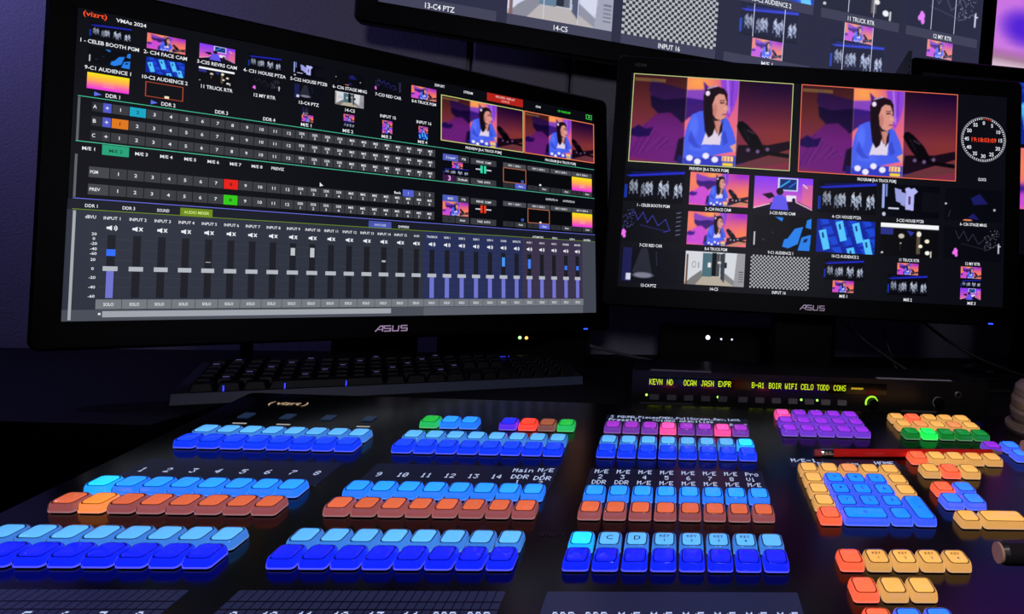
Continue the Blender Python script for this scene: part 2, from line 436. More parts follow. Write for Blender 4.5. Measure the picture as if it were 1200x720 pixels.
def pic_aud1(w, h):
    p = Pic(w, h, (5, 7, 12))
    for q in ([(.38, .02), (.52, .04), (.5, .16)], [(.92, .08), (1, .02), (1, .34), (.9, .3)], [(.72, .35), (.86, .28), (.78, .8), (.62, .95), (.55, .8)], [(.84, .6), (1, .5), (.98, 1), (.78, 1)], [(.55, .68), (.7, .62), (.62, .95), (.52, .9)]): p.poly(q, (40, 125, 225))
    p.poly([(.88, .66), (.95, .62), (.93, .72), (.87, .76)], (10, 30, 80)); p.rect(.035, .5, .055, .9, (225, 225, 235)); p.ell(.2, .72, .03, .03, (40, 45, 60)); p.ell(.35, .5, .03, .03, (30, 35, 50))
    return p.out()
def pic_aud2(w, h):
    p = Pic(w, h, (16, 40, 150)); r = np.random.default_rng(2)
    for k in range(5):
        for j in range(4):
            x, y = .02 + .24 * k + .08 * j, -.05 + .3 * j
            p.poly([(x, y), (x + .15, y - .05), (x + .2, y + .18), (x + .06, y + .24)], (28, 70, 205)); p.line(x + .02, y + .06, x + .08, y + .2, .006, (10, 24, 100))
    for q in ((.04, .30), (.32, .02), (.60, .05), (.78, .52), (.52, .8)):
        x, y = q; p.poly([(x, y + .06), (x + .12, y), (x + .2, y + .58), (x + .09, y + .64)], (85, 190, 245)); p.poly([(x + .05, y + .12), (x + .08, y + .1), (x + .1, y + .26), (x + .07, y + .28)], (20, 50, 130))
    return p.out()
def pic_truck(w, h):
    p = Pic(w, h, (10, 10, 14)); p.rect(0, .0, 1, .14, (236, 236, 240)); p.rect(0, .16, .22, .35, (45, 50, 130)); p.poly([(.45, .2), (.58, .25), (.52, .38)], (50, 55, 150))
    p.ell(.36, .38, .05, .07, (190, 185, 170)); p.rect(.62, .2, .68, .9, (90, 80, 65)); p.ell(.66, .3, .04, .08, (230, 225, 210)); p.ell(.69, .66, .035, .05, (240, 235, 215)); p.ell(.8, .5, .04, .06, (235, 225, 200)); p.ell(.81, .85, .04, .06, (240, 240, 235)); p.rect(.86, .8, .88, .98, (225, 220, 210))
    p.ell(.04, .9, .02, .03, (200, 200, 190)); p.ell(.35, .6, .015, .025, (190, 180, 150)); p.rect(.34, .6, .35, .8, (60, 55, 45))
    return p.out()
def pic_ptz(w, h):
    p = Pic(w, h, (10, 11, 22)); p.rect(.05, 0, .2, 1, (28, 30, 80)); p.poly([(.35, 0), (.45, 0), (.55, .75), (.3, .8), (.22, .7)], (38, 40, 52)); p.ell(.4, .8, .2, .1, (120, 122, 140), 1, .6); p.rect(.12, .76, .2, .95, (200, 205, 225)); p.line(.6, .1, .62, .5, .006, (50, 50, 70))
    return p.out()
def pic_hall(w, h):
    p = Pic(w, h, (205, 208, 214))
    p.poly([(.0, .92), (.3, .72), (.64, .74), (.92, 1), (0, 1)], (176, 166, 150)); p.poly([(0, 1), (.1, .8), (.28, .55), (.3, .74), (.18, 1)], (120, 118, 118)); p.poly([(.62, .55), (.85, .85), (.84, 1), (.64, .78)], (128, 128, 130))
    p.rect(.29, .05, .45, .74, (74, 106, 118)); p.rect(.45, .03, .52, .72, (6, 8, 10)); p.rect(.52, .05, .58, .72, (70, 74, 78)); p.poly([(.58, .06), (.66, .02), (.66, .9), (.6, .78)], (52, 60, 70)); p.rect(.38, .32, .43, .46, (225, 225, 225)); p.rect(.54, .28, .6, .34, (205, 200, 190))
    p.rect(.66, .3, .7, .46, (30, 30, 34)); p.poly([(.86, .0), (1, 0), (1, 1), (.82, 1)], (148, 148, 152)); 
    for k in range(5): p.rect(.9, .55 + .07 * k, .98, .57 + .07 * k, (70, 70, 76))
    p.rect(.02, .1, .05, 1, (110, 75, 60)); p.ell(.15, .4, .035, .1, (150, 150, 155)); p.ell(.15, .4, .022, .07, (210, 212, 216)); p.rect(.22, .32, .235, .5, (130, 130, 135))
    return p.out()
def pic_check(w, h):
    p = Pic(w, h, (18, 18, 20)); m = ((np.floor(p.X * 32) + np.floor(p.Y * 18)) % 2) > 0; p.put(m, (172, 172, 176))
    return p.out()
def pic_sunset(w, h):
    p = Pic(w, h); p.vgrad((238, 226, 20), (250, 160, 90), y1=.5); p.vgrad((250, 150, 110), (228, 50, 225), y0=.5)
    for k in range(5): p.rect(.38, .48 + .07 * k, .64, .505 + .07 * k, (250, 215, 170), .55)
    return p.out()
def pic_purple(w, h):
    p = Pic(w, h); p.vgrad((175, 85, 225), (205, 130, 215)); p.ell(.075, .715, .07, .075, (70, 30, 205), .9, .9); p.ell(.3, .55, .25, .3, (90, 40, 220), .7, .9); p.rect(0, .805, 1, .825, (150, 100, 140)); p.rect(0, .825, 1, .845, (175, 145, 160)); p.rect(0, .845, 1, 1, (225, 200, 220))
    return p.out()
PICF = {'face': lambda w, h: pic_face(w, h, False), 'facecut': lambda w, h: pic_face(w, h, True), 'revrs': pic_revrs, 'house': pic_house, 'shirts': pic_shirts, 'stage': pic_stage, 'redcar': lambda w, h: pic_map(w, h, True),
        'myrtr': lambda w, h: pic_map(w, h, False), 'aud1': pic_aud1, 'aud2': pic_aud2, 'truck': pic_truck, 'ptz': pic_ptz, 'hall': pic_hall, 'check': pic_check, 'sunset': pic_sunset, 'purple': pic_purple}
PICM = {}
def pic_mesh(name, w, h, haze=0.0):
    key = (name, w, h, haze)
    if key in PICM: return PICM[key]
    a = PICF[name](w, h)
    a = np.clip(a * 1.06 - .02, 0, 1)
    if haze: a = a * (1 - haze * 1.1) + haze * np.array([.9, .95, 1.3])
    a = lin(np.clip(a, 0, 1) + 0.0)
    if name == 'check':      # crisp squares: one quad per square
        mb = MB(); n, k = 32, 18
        hi = lin(np.array([.66, .67, .69]) * (1 - haze) + haze); lo = lin(np.array([.06, .06, .07]) + haze * np.array([.9, .95, 1.3]))
        for j in range(k):
            for i in range(n):
                c = hi if (i + j) % 2 else lo
                mb.add([(i / n, -(j + 1) / k, 0), ((i + 1) / n, -(j + 1) / k, 0), ((i + 1) / n, -j / k, 0), (i / n, -j / k, 0)], [(0, 1, 2, 3)], 0, c)
        me = mb.mesh('video_' + name, SCREENMAT)
    else:
        xs, ys = np.meshgrid(np.linspace(0, 1, w), -np.linspace(0, 1, h))
        v = np.stack([xs.ravel(), ys.ravel(), np.zeros(w * h)], 1)
        i = (np.arange(h - 1)[:, None] * w + np.arange(w - 1)[None]).ravel()
        f = np.stack([i + w, i + w + 1, i + 1, i], 1)
        me = bpy.data.meshes.new('video_' + name)
        me.from_pydata(v.tolist(), [], f.tolist())
        me.materials.append(SCREENMAT)
        at = me.color_attributes.new('Col', 'FLOAT_COLOR', 'POINT')
        c = np.ones((w * h, 4)); c[:, :3] = a.reshape(-1, 3)
        at.data.foreach_set('color', c.ravel()); me.update()
    PICM[key] = me
    return me
# ------------------------------------------------------------------ room
WN = Vector((-0.2025, 0.9792, 0)).normalized()      # back wall: parallel to the wall-hung screens
WX = Vector((WN.y, -WN.x, 0))
WD = 1.209 + 0.02
def wallpt(s, z, off=0.0):
    p = WX * s + WN * (WD + off); return Vector((p.x, p.y, z))
FABRIC = mat('wall_fabric', (0.27, 0.255, 0.30), 0.95, bump=(260, 0.5), vary=(90, 0.25))
SEAM = mat('wall_seam', (0.01, 0.01, 0.012), 0.9)
wm = Matrix((( WX.x, WN.x, 0, WN.x * WD), (WX.y, WN.y, 0, WN.y * WD), (0, 0, 1, 0), (0, 0, 0, 1)))
wall = MB().box(-2.4, 2.4, 0.025, 0.10, 0, 2.6).obj('wall_back', SEAM)
wall.matrix_world = wm
tag(wall, 'dark fabric panelled wall behind the screens', kind='structure')
seams = [-2.4, -1.95, -1.36, -0.76, -0.1625, 0.0229, 0.62, 1.22, 1.82, 2.4]
for a, b in zip(seams[:-1], seams[1:]):
    hx, hz = (b - a) / 2 - 0.0018, 1.28
    mb = MB().loft([[(x + (a + b) / 2, y, z + 1.3) for x, z, y in rrect(hx, hz, 0.006, 0.026, 2)],
                    [(x + (a + b) / 2, y, z + 1.3) for x, z, y in rrect(hx, hz, 0.006, 0.006, 2)],
                    [(x + (a + b) / 2, y, z + 1.3) for x, z, y in rrect(hx - 0.006, hz - 0.006, 0.004, 0.0, 2)]])
    bm_o = mb.obj('panel', FABRIC, wall)
FLOORM = mat('floor_carpet', (0.02, 0.02, 0.024), 0.95, bump=(300, 0.5))
fl = MB().box(-2.6, 2.8, -2.0, 2.2, -0.05, 0).obj('floor', FLOORM); tag(fl, 'dark carpet floor under the desk', kind='structure')
lw = MB().box(-1.95, -1.87, -2.0, 0.87, 0, 2.6).obj('wall_left', FABRIC); tag(lw, 'dark fabric side wall beyond the desk', kind='structure')
ce = MB().box(-2.6, 2.8, -2.0, 2.2, 2.62, 2.7).obj('ceiling', mat('ceiling_paint', (0.08, 0.08, 0.09), 0.9)); tag(ce, 'dark ceiling over the control desk', kind='structure')

# desk: a low top for the control panel and a raised shelf behind it
DESKM = mat('desk_laminate', (0.005, 0.005, 0.006), 0.6, spec=0.2, bump=(500, 0.15), vary=(60, 0.3))
RZ = Z0 - 0.165
desk = empty('desk', Matrix.Translation((0, 0.5, 0)))
tag(desk, 'black laminate control desk carrying the panel and the monitors', 'desk')
def slab(pts, z0, z1):
    mb = MB(); n = len(pts)
    return mb.loft([[(x, y - 0.5, z0) for x, y in pts], [(x, y - 0.5, z1) for x, y in pts]])
bl, br = wallpt(-1.45, 0), wallpt(1.6, 0)
slab([(-1.5, 0.12), (1.5, 0.12), (1.5, 0.76), (-1.5, 0.76)], Z0 - 0.32, Z0 - 0.285).obj('desk_top', DESKM, desk)
slab([(-1.45, 0.60), (-0.485, 0.60), (-0.485, 0.742), (1.5, 0.742), (br.x - 0.05, br.y - 0.03), (bl.x, bl.y - 0.02)], RZ - 0.022, RZ).obj('raised_shelf', DESKM, desk)
slab([(-1.45, 0.744), (1.5, 0.744), (1.5, 0.762), (-1.45, 0.762)], Z0 - 0.285, RZ - 0.022).obj('shelf_riser', DESKM, desk)
slab([(-1.45, 0.61), (-1.43, 0.61), (-1.43, 0.76), (-1.45, 0.76)], Z0 - 0.285, RZ - 0.022).obj('shelf_bracket', DESKM, desk)
slab([(-0.51, 0.61), (-0.49, 0.61), (-0.49, 0.744), (-0.51, 0.744)], Z0 - 0.285, RZ - 0.022).obj('shelf_bracket', DESKM, desk)
for x in (-1.42, 1.38):
    slab([(x, 0.2), (x + 0.05, 0.2), (x + 0.05, 0.74), (x, 0.74)], 0, Z0 - 0.32).obj('leg', DESKM, desk)

# ------------------------------------------------------------------ screens
def frame_matrix(c, x, yd):
    x = Vector(x).normalized(); y = -Vector(yd); y = (y - x * y.dot(x)).normalized(); z = x.cross(y)
    return Matrix(((x.x, y.x, z.x, c[0]), (x.y, y.y, z.y, c[1]), (x.z, y.z, z.z, c[2] + Z0), (0, 0, 0, 1)))
def place(o, parent, pm, wm_):
    o.parent = parent; o.matrix_local = pm.inverted() @ wm_
    return o

class Screen:
    """one lit display: pixel coordinates 1920x1080 on a real glass panel"""
    def __init__(s, obj, width): s.o = obj; s.k = width / 1920.0
    def X(s, x): return (x - 960) * s.k
    def Y(s, y): return (540 - y) * s.k
    def quad(s, mb, x0, y0, x1, y1, col, layer=1):
        z = 0.00025 * layer
        mb.add([(s.X(x0), s.Y(y1), z), (s.X(x1), s.Y(y1), z), (s.X(x1), s.Y(y0), z), (s.X(x0), s.Y(y0), z)], [(0, 1, 2, 3)], 0, lin(np.array(col) / 255.))
    def piece(s, name, rects, layer=1):
        mb = MB()
        for r in rects: s.quad(mb, *r[:5], layer=r[5] if len(r) > 5 else layer)
        return mb.obj(name, SCREENMAT, s.o)
    def frame(s, name, x0, y0, x1, y1, w, col, layer=3):
        return s.piece(name, [(x0, y0, x1, y0 + w, col, layer), (x0, y1 - w, x1, y1, col, layer), (x0, y0 + w, x0 + w, y1 - w, col, layer), (x1 - w, y0 + w, x1, y1 - w, col, layer)])
    def video(s, name, x0, y0, x1, y1, res=(72, 41), haze=0.0, label=None, layer=2):
        o = link('video_tile', pic_mesh(name, *res, haze), s.o, loc=(s.X(x0), s.Y(y0), 0.00025 * layer), scale=((x1 - x0) * s.k, (y1 - y0) * s.k, 1))
        if label: o['label'] = label
        return o
    def label(s, t, *a, **k):
        mb = MB(); s.text(mb, t, *a, **k); return mb.obj('lettering', SCREENMAT, s.o)
    def text(s, mb, t, x, y, px, col=(255, 255, 255), align='c', layer=4, wide=1.0, fit=None):
        put_text(mb, t, s.X(x), s.Y(y), px * s.k * 1.22, 0.00025 * layer, lin(np.array(col) / 255.), align, wide, (fit or (0.5 * px * len(t) if len(t) > 2 else 0.56 * px * len(t))) * s.k)

def asus_logo(parent, cx, cy, w, z, col, strength):
    """slanted maker's wordmark built from bars"""
    mb = MB(); u = w / 20.0; h = 4.2 * u
    def bar(x0, y0, x1, y1, t):
        d = Vector((x1 - x0, y1 - y0, 0)).normalized(); n = Vector((-d.y, d.x, 0)) * t / 2
        mb.add([(cx + (x0 * u) - n.x, cy + y0 * u - n.y, z), (cx + x1 * u - n.x, cy + y1 * u - n.y, z), (cx + x1 * u + n.x, cy + y1 * u + n.y, z), (cx + x0 * u + n.x, cy + y0 * u + n.y, z)], [(0, 1, 2, 3)])
    t = .75 * u
    bar(-10, -2, -6.6, 2, t); bar(-6.9, 1.8, -5, 1.8, t); bar(-5.2, 2, -5.6, -2, t); bar(-8.2, -.6, -5.4, -.6, t * .8)
    def ess(x):
        bar(x, 1.8, x + 4, 1.8, t); bar(x + .1, 2, x - .1, 0, t); bar(x, 0, x + 3.9, 0, t); bar(x + 3.8, .2, x + 3.6, -2, t); bar(x - .2, -1.8, x + 3.8, -1.8, t)
    ess(-4.4); bar(.9, 2, .6, -1.6, t); bar(.4, -1.8, 4.3, -1.8, t); bar(4.2, -2, 4.6, 2, t); ess(6)
    return mb.obj('maker_logo', mat('logo_silver_glow_%d' % int(strength * 100), (.75, .66, .78), .25, .6, emit=col, strength=strength), parent)  # silver wordmark with a glow added, its strength set per monitor

def monitor(name, label, S, W, base, neck_back, logo_s, tv=False, bez=(0.0225, 0.027, 0.024, 0.030), base_back=0.02, base_r=0.085):
    Hh = W * 9 / 16
    R = Matrix.Translation(base)
    yaw = math.atan2(S[1][0], S[0][0])
    R = R @ Matrix.Rotation(yaw, 4, 'Z')
    root = empty(name, R)
    tag(root, label, 'television' if tv else 'monitor')
    L_, T_, R_, B_ = bez
    hx, hy = (W + L_ + R_) / 2, (Hh + T_ + B_) / 2; ox, oy = (R_ - L_) / 2, (T_ - B_) / 2
    n = 4
    inner = lambda z: [(x, y, z) for x, y, _ in rrect(W / 2, Hh / 2, 0.0005, 0, n)]
    outer = lambda z, d=0: [(x, y, z) for x, y, _ in rrect(hx - d, hy - d, 0.010 - d, 0, n, ox, oy)]
    mb = MB().loft([inner(-0.001), inner(0.0022), outer(0.003, 0.003), outer(0.0005), outer(-0.016), outer(-0.022, 0.006)], cap0=False)
    bz = mb.obj('bezel', PLASTIC, root); place(bz, root, R, S)
    back = MB().loft([[(x, y, z) for x, y, z in rrect(hx * .93, hy * .9, .02, -0.021, n, ox, oy)], [(x, y, z) for x, y, z in rrect(hx * .8, hy * .7, .03, -0.045, n, ox, oy)], [(x, y, z) for x, y, z in rrect(hx * .5, hy * .45, .03, -0.055, n, ox, oy)]]).obj('back_shell', PLASTIC, root)
    place(back, root, R, S)
    sc = MB().box(-W / 2, W / 2, -Hh / 2, Hh / 2, -0.004, 0).obj('screen', mat('screen_glass', (0.002, 0.002, 0.003), 0.3, spec=0.3), root); place(sc, root, R, S)
    if not tv:
        asus_logo(bz, 0.0 + ox, -Hh / 2 - 0.0165, 0.038, 0.0034, (.75, .5, .8), logo_s)
        led = MB().box(-0.0035, 0.0035, -0.0009, 0.0009, 0, 0.0012).obj('power_light', mat('blue_led', (0, 0, 0), .4, emit=(0.02, 0.06, 1), strength=3.0), bz)
        led.location = (W / 2 - 0.020, -Hh / 2 - 0.0262, 0.0025)
        for i in range(5):
            bt = MB().box(-0.003, 0.003, -0.0007, 0.0007, 0, 0.001).obj('menu_button', GLOSSBLACK, bz); bt.location = (W / 2 - 0.035 - .014 * i, -Hh / 2 - 0.0265, 0.0025)
        # stand
        c = R.inverted() @ S.translation
        nk = MB().loft([rrect(0.055, 0.014, .008, 0.012, 3, c.x, c.y + neck_back), rrect(0.050, 0.012, .008, c.z - Hh * 0.15, 3, c.x, c.y + neck_back), rrect(0.045, 0.012, .008, c.z, 3, c.x, c.y + neck_back - 0.004)]).obj('neck', PLASTIC, root)
        MB().loft([[(c.x + a, c.y + neck_back + base_back + b, z) for a, b, z in [(.14 * math.cos(t) * q, base_r * math.sin(t) * q, zz) for t in [2 * math.pi * j / 40 for j in range(40)]]] for q, zz in ((1, 0), (1.0, 0.006), (.97, 0.009), (.5, 0.013))]).obj('stand_base', GLOSSBLACK, root)
        MB().box(c.x - 0.05, c.x + 0.05, c.y + neck_back - 0.03, c.y + neck_back + 0.012, c.z - 0.05, c.z + 0.05).obj('hinge', PLASTIC, root)
    else:
        br_ = MB().box(-0.2, 0.2, -0.15, 0.15, -0.075, -0.04).obj('wall_mount', PLASTIC, root); place(br_, root, R, S)
    return root, Screen(sc, W), bz

WHITE = (235, 238, 245)
def multiview(sc, haze, bg, cuts):
    base = sc.piece('screen_background', [(0, 0, 1920, 1080, bg)])
    hz = haze
    strip = [min(255, c + 20) for c in bg]
    names = [['1 - CELEB BOOTH PGM', '2- C34 FACE CAM', '3-C35 REVRS CAM', '4- C31 HOUSE PTZA', '5-C32 HOUSE PTZB', '6- C36 STAGE MNG'],
             ['7-C33 RED CAR', '8-A TRUCK PGM', '9-C1 AUDIENCE 1', '10-C2 AUDIENCE 2', '11 TRUCK RTR', '12 MY RTR'],
             ['13-C4 PTZ', '14-C5', 'INPUT 16', 'M/E 1', 'M/E 2', 'M/E 3']]
    pics = [['house', 'face', 'revrs', 'house', 'shirts', 'stage'], ['redcar', 'face', 'aud1', 'aud2', 'truck', 'myrtr'], ['ptz', 'hall', 'check', None, None, None]]
    for j, y in enumerate((488, 687, 885)):
        for i in range(6):
            x = 3 + 322 * i
            if cuts: sc.piece('label_strip', [(x, y + 165, x + 294, y + 196, strip, 1.5)])
            if pics[j][i]: sc.video(pics[j][i], x, y, x + 294, y + 165, (96, 54), hz, 'live picture tile: ' + names[j][i].lower())
            sc.label(names[j][i], x + 147, y + 182.5, 17.2, WHITE)
    me_ = [('house', 1014, 884, 1213, 988), ('face', 1060, 991, 1165, 1049), ('house', 1335, 942, 1535, 1046), ('face', 1381, 885, 1487, 943), ('face', 1702, 885, 1806, 943), ('house', 1704, 948, 1805, 990), ('revrs', 1702, 993, 1806, 1050)]
    for n_, x0, y0, x1, y1 in me_: sc.video(n_, x0, y0, x1, y1, (64, 36), hz, 'small mix preview tile', layer=2 if n_ == 'house' else 3)
    if cuts:
        for x, y0, y1 in ((1060, 884, 988), (1165, 884, 1048), (1381, 885, 1046), (1487, 885, 1046), (423, 885, 1048), (519, 885, 1048), (1389, 687, 850), (1484, 687, 850), (1711, 687, 850), (1806, 687, 850)):
            sc.piece('guide_line', [(x - 1.2, y0, x + 1.2, y1, (200, 205, 230), 4)])
    sc.video('facecut', 14, 5, 818, 453, (200, 113), hz, 'large preview picture of a person in a blue cardigan at a microphone')
    sc.frame('preview_border', 12, 3, 820, 455, 4, (190, 200, 130))
    sc.video('facecut', 863, 5, 1663, 453, (200, 113), hz, 'large programme picture of a person in a blue cardigan at a microphone')
    sc.frame('program_border', 861, 3, 1665, 455, 4, (235, 110, 80))
    sc.label('PREVIEW [8-A TRUCK PGM]', 416, 472, 17.2, WHITE); sc.label('PROGRAM [8-A TRUCK PGM]', 1262, 474, 17.2, WHITE)
    # clock
    cx, cy = 1802, 230
    ck = MB()
    for k in range(60):
        a = 2 * math.pi * k / 60; r0, r1 = 104, 111; w = 2.2
        d = (math.sin(a), -math.cos(a)); n_ = (-d[1] * w, d[0] * w)
        col = lin(np.array((230, 70, 40) if k < 4 else WHITE) / 255.)
        ck.add([(sc.X(cx + d[0] * r + s_ * n_[0]), sc.Y(cy + d[1] * r + s_ * n_[1]), .001) for r, s_ in ((r0, -1), (r1, -1), (r1, 1), (r0, 1))], [(0, 1, 2, 3)], 0, col)
    for k in range(72):
        a0, a1 = 2 * math.pi * k / 72, 2 * math.pi * (k + 1) / 72
        ck.add([(sc.X(cx + r * math.sin(a)), sc.Y(cy - r * math.cos(a)), .001) for r, a in ((113, a0), (116, a0), (116, a1), (113, a1))], [(0, 1, 2, 3)], 0, lin(np.array((150, 152, 165)) / 255.))
    for k in range(12):
        a = 2 * math.pi * k / 12; sc.text(ck, str(k * 5), cx + 86 * math.sin(a), cy - 86 * math.cos(a), 22, WHITE)
    sc.text(ck, '19:18:03:09', cx, cy + 2, 26, (255, 70, 40), fit=134)
    ck.obj('clock_face', SCREENMAT, sc.o)
    sc.label('CLOCK', 1800, 437, 17, WHITE)

# --- multiview monitor in front
S_R = frame_matrix((0.2162, 0.9054, 0.1459), (0.9984, -0.0557, -0.0062), (-0.01, -0.0677, -0.9977))
mon_r, scr_r, bz_r = monitor('desktop_monitor', 'black desktop monitor showing the multiview grid with a round clock', S_R, 0.5977, (0.2162, 0.9750, RZ), 0.062, 0.12)
multiview(scr_r, 0.0, (9, 10, 18), False)
mb = MB(); put_text(mb, 'HDMI', -0.285, 0.180, 0.0075, 0.0034, None); mb.usec = False
mb.obj('port_lettering', mat('grey_print', (.09, .09, .1), .5), bz_r)
# --- wall television above
S_T = frame_matrix((0.0784, 1.1593, 0.7746), (0.9792, 0.2025, -0.011), (-0.0181, 0.0333, -0.9993))
tv1, scr_t, _ = monitor('wall_television', 'large wall television showing the hazy multiview above the monitors', S_T, 1.2134, tuple(wallpt(0.318, Z0 + 0.40)), 0, 0, True, (0.034, 0.034, 0.020, 0.038))
multiview(scr_t, 0.17, (46, 47, 70), True)
S_T2 = S_T @ Matrix.Translation((1.2134 + 0.036, 0, 0))
tv2, scr_t2, _ = monitor('wall_television', 'wall television with a violet blurred picture beside the larger multiview television', S_T2, 1.2134, tuple(wallpt(1.5, Z0 + 0.40)), 0, 0, True, (0.014, 0.034, 0.020, 0.038))
scr_t2.video('purple', 0, 0, 1920, 1080, (96, 54), 0.0, 'violet picture')
# --- third monitor, half hidden behind
S_3 = frame_matrix((0.748, 1.078, 0.241), (0.9993, 0.037, 0), (0.003, -0.07, -0.9975))
mon3, scr_3, bz_3 = monitor('desktop_monitor', 'black monitor half hidden behind the multiview monitor under the violet television', S_3, 0.5977, (0.748, 1.13, RZ), 0.062, 0.12)
scr_3.piece('screen_background', [(0, 0, 1920, 1080, (7, 8, 14))])
scr_3.video('aud2', 615, 8, 1300, 395, (48, 27), 0, 'blue picture tile')
scr_3.video('face', 615, 420, 1300, 800, (48, 27), 0, 'pink picture tile')
BRK = mat('bracket_metal', (0.16, 0.18, 0.26), 0.35, 0.6)
wpts = [(0.384, 1.062, 0.385), (0.4145, 1.062, 0.440), (0.4215, 1.062, 0.440), (0.4215, 1.062, 0.385)]
mb = MB().loft([[(x, y + d, z + Z0) for x, y, z in wpts] for d in (0, 0.006)])
bk = mb.obj('side_bracket', BRK, mon3); bk.matrix_local = mon3.matrix_world.inverted()
for k in range(3):
    hb = MB().lathe([(0.0012, 0), (0.0012, 0.001)], 10, axis='y', cx=0.4165, cy=1.0605, cz=Z0 + 0.398 + k * 0.012).obj('bolt', GLOSSBLACK, bk)

# --- switcher interface monitor
S_L = frame_matrix((-0.3865, 0.8389, 0.0947), (0.8385, 0.5446, 0.0192), (0.0711, -0.0743, -0.9947))
mon_l, SL, bz_l = monitor('desktop_monitor', 'black desktop monitor angled at the desk edge showing the switcher and audio mixer', S_L, 0.5977, (-0.42, 0.90, RZ), 0.075, 0.35, base_back=0.055, base_r=0.055)
SL.piece('screen_background', [(0, 0, 1920, 1080, (7, 9, 15))])
SL.piece('mixer_background', [(0, 667, 1920, 703, (24, 27, 38), 1.6), (0, 703, 1089, 1080, (46, 50, 63), 1.5), (1089, 703, 1531, 1042, (40, 48, 88), 1.6), (1531, 703, 1846, 1042, (58, 50, 74), 1.6), (1846, 703, 1920, 1080, (66, 70, 82), 1.5), (1089, 1042, 1846, 1080, (92, 96, 106), 1.5), (0, 1042, 1089, 1080, (74, 78, 88), 1.6)])
T = MB()
tiles = [('house', 0, 41), ('face', 1, 41), ('revrs', 2, 41), ('house', 3, 41), ('shirts', 4, 41), ('stage', 5, 41), ('redcar', 6, 41), ('face', 7, 41), ('aud1', 0, 131), ('aud2', 1, 131), ('truck', 2, 131), ('myrtr', 3, 131), ('ptz', 4, 131), ('hall', 5, 131), ('sunset', 0, 222)]
for n_, i, y in tiles:
    x = 31 + 143 * i - (1 if i > 1 else 0)
    SL.video(n_, x, y, x + 103, y + 57, (64, 36), 0, 'small source tile, ' + {'house': 'dark house with blue beam', 'face': 'person on pink', 'revrs': 'person from behind', 'shirts': 'white shirts', 'stage': 'dark stage', 'redcar': 'dark map', 'aud1': 'blue seats at one side', 'aud2': 'blue seats', 'truck': 'dark control room', 'myrtr': 'dark router map', 'ptz': 'dark hall', 'hall': 'white corridor', 'sunset': 'yellow to magenta fade'}[n_])
for t, i in (('1 - CELEB BOOTH PGM', 0), ('2- C34 FACE CAM', 1), ('3-C35 REVRS CAM', 2), ('4- C31 HOUSE PTZA', 3), ('5-C32 HOUSE PTZB', 4), ('6- C36 STAGE MNG', 5), ('7-C33 RED CAR', 6), ('8-A TRUCK PGM', 7)): SL.text(T, t, 82 + 143 * i, 113, 15.5, WHITE)
for t, i in (('9-C1 AUDIENCE 1', 0), ('10-C2 AUDIENCE 2', 1), ('11 TRUCK RTR', 2), ('12 MY RTR', 3), ('13-C4 PTZ', 4), ('14-C5', 5), ('INPUT 15', 6), ('INPUT 16', 7)): SL.text(T, t, 82 + 143 * i, 206, 15.5, WHITE)
for t, i in (('DDR 1', 0), ('DDR 2', 1), ('DDR 3', 2), ('DDR 4', 3), ('M/E 1', 4), ('M/E 2', 5), ('M/E 3', 6), ('M/E 4', 7)): SL.text(T, t, (96 if i == 0 else 237 if i == 1 else 82 + 143 * i + (17 if 1 < i < 4 else -5)), 296, 15.5, WHITE)
for x in (59, 200):
    mb = MB(); mb.add([(SL.X(x - 9), SL.Y(288), .001), (SL.X(x - 9), SL.Y(304), .001), (SL.X(x + 9), SL.Y(296), .001)], [(0, 1, 2)], 0, lin(np.array((90, 110, 230)) / 255.)); mb.obj('play_symbol', SCREENMAT, SL.o)
SL.frame('tile_border', 175, 222, 276, 277, 2.5, (175, 70, 50)); SL.piece('bright_dot', [(226, 266, 238, 275, (245, 235, 190), 3)])
for i, ps in ((4, ('ptz', 'face')), (5, ('face', 'house')), (6, ('face', 'revrs')), (7, ('face', 'aud2'))):
    x = 31 + 143 * i + 30
    SL.video(ps[0], x, 224, x + 38, 253, (32, 18), 0, 'tiny mix preview tile'); SL.video(ps[1], x, 254, x + 38, 282, (32, 18), 0, 'tiny mix preview tile')
# title bar
SL.text(T, '(vizrt)', 43, 16, 20, (255, 84, 40), fit=60); SL.text(T, 'VMAs 2024', 133, 19, 15.5, WHITE, fit=76)
SL.text(T, 'EXPORT', 1148, 19, 14, WHITE); SL.text(T, 'STREAM', 1273, 24, 14, WHITE); SL.text(T, 'GRAB', 1612, 24, 13, WHITE); SL.text(T, '19:18:03:09', 1750, 24, 13, (60, 230, 60))
SL.piece('record_button', [(1360, 3, 1534, 43, (175, 34, 26), 2)]); SL.text(T, 'RECORD / REPLAY', 1447, 15, 12.5, (250, 190, 180)); SL.text(T, '2:04:23', 1447, 32, 12, (250, 170, 160))
SL.frame('exit_icon', 1874, 12, 1908, 38, 4, (50, 200, 70)); SL.text(T, '+', 1892, 25, 20, (170, 240, 180))
SL.video('facecut', 1156, 60, 1535, 273, (112, 63), 0, 'preview picture of a person in a blue cardigan'); SL.frame('preview_border', 1154, 58, 1537, 275, 4, (200, 205, 120))
SL.video('facecut', 1544, 60, 1918, 273, (112, 63), 0, 'programme picture of a person in a blue cardigan'); SL.frame('program_border', 1540, 58, 1920, 275, 4, (240, 130, 80))
SL.text(T, 'PREVIEW [8-A TRUCK PGM]', 1345, 292, 14.5, WHITE); SL.text(T, 'PROGRAM [8-A TRUCK PGM]', 1730, 294, 14.5, WHITE)
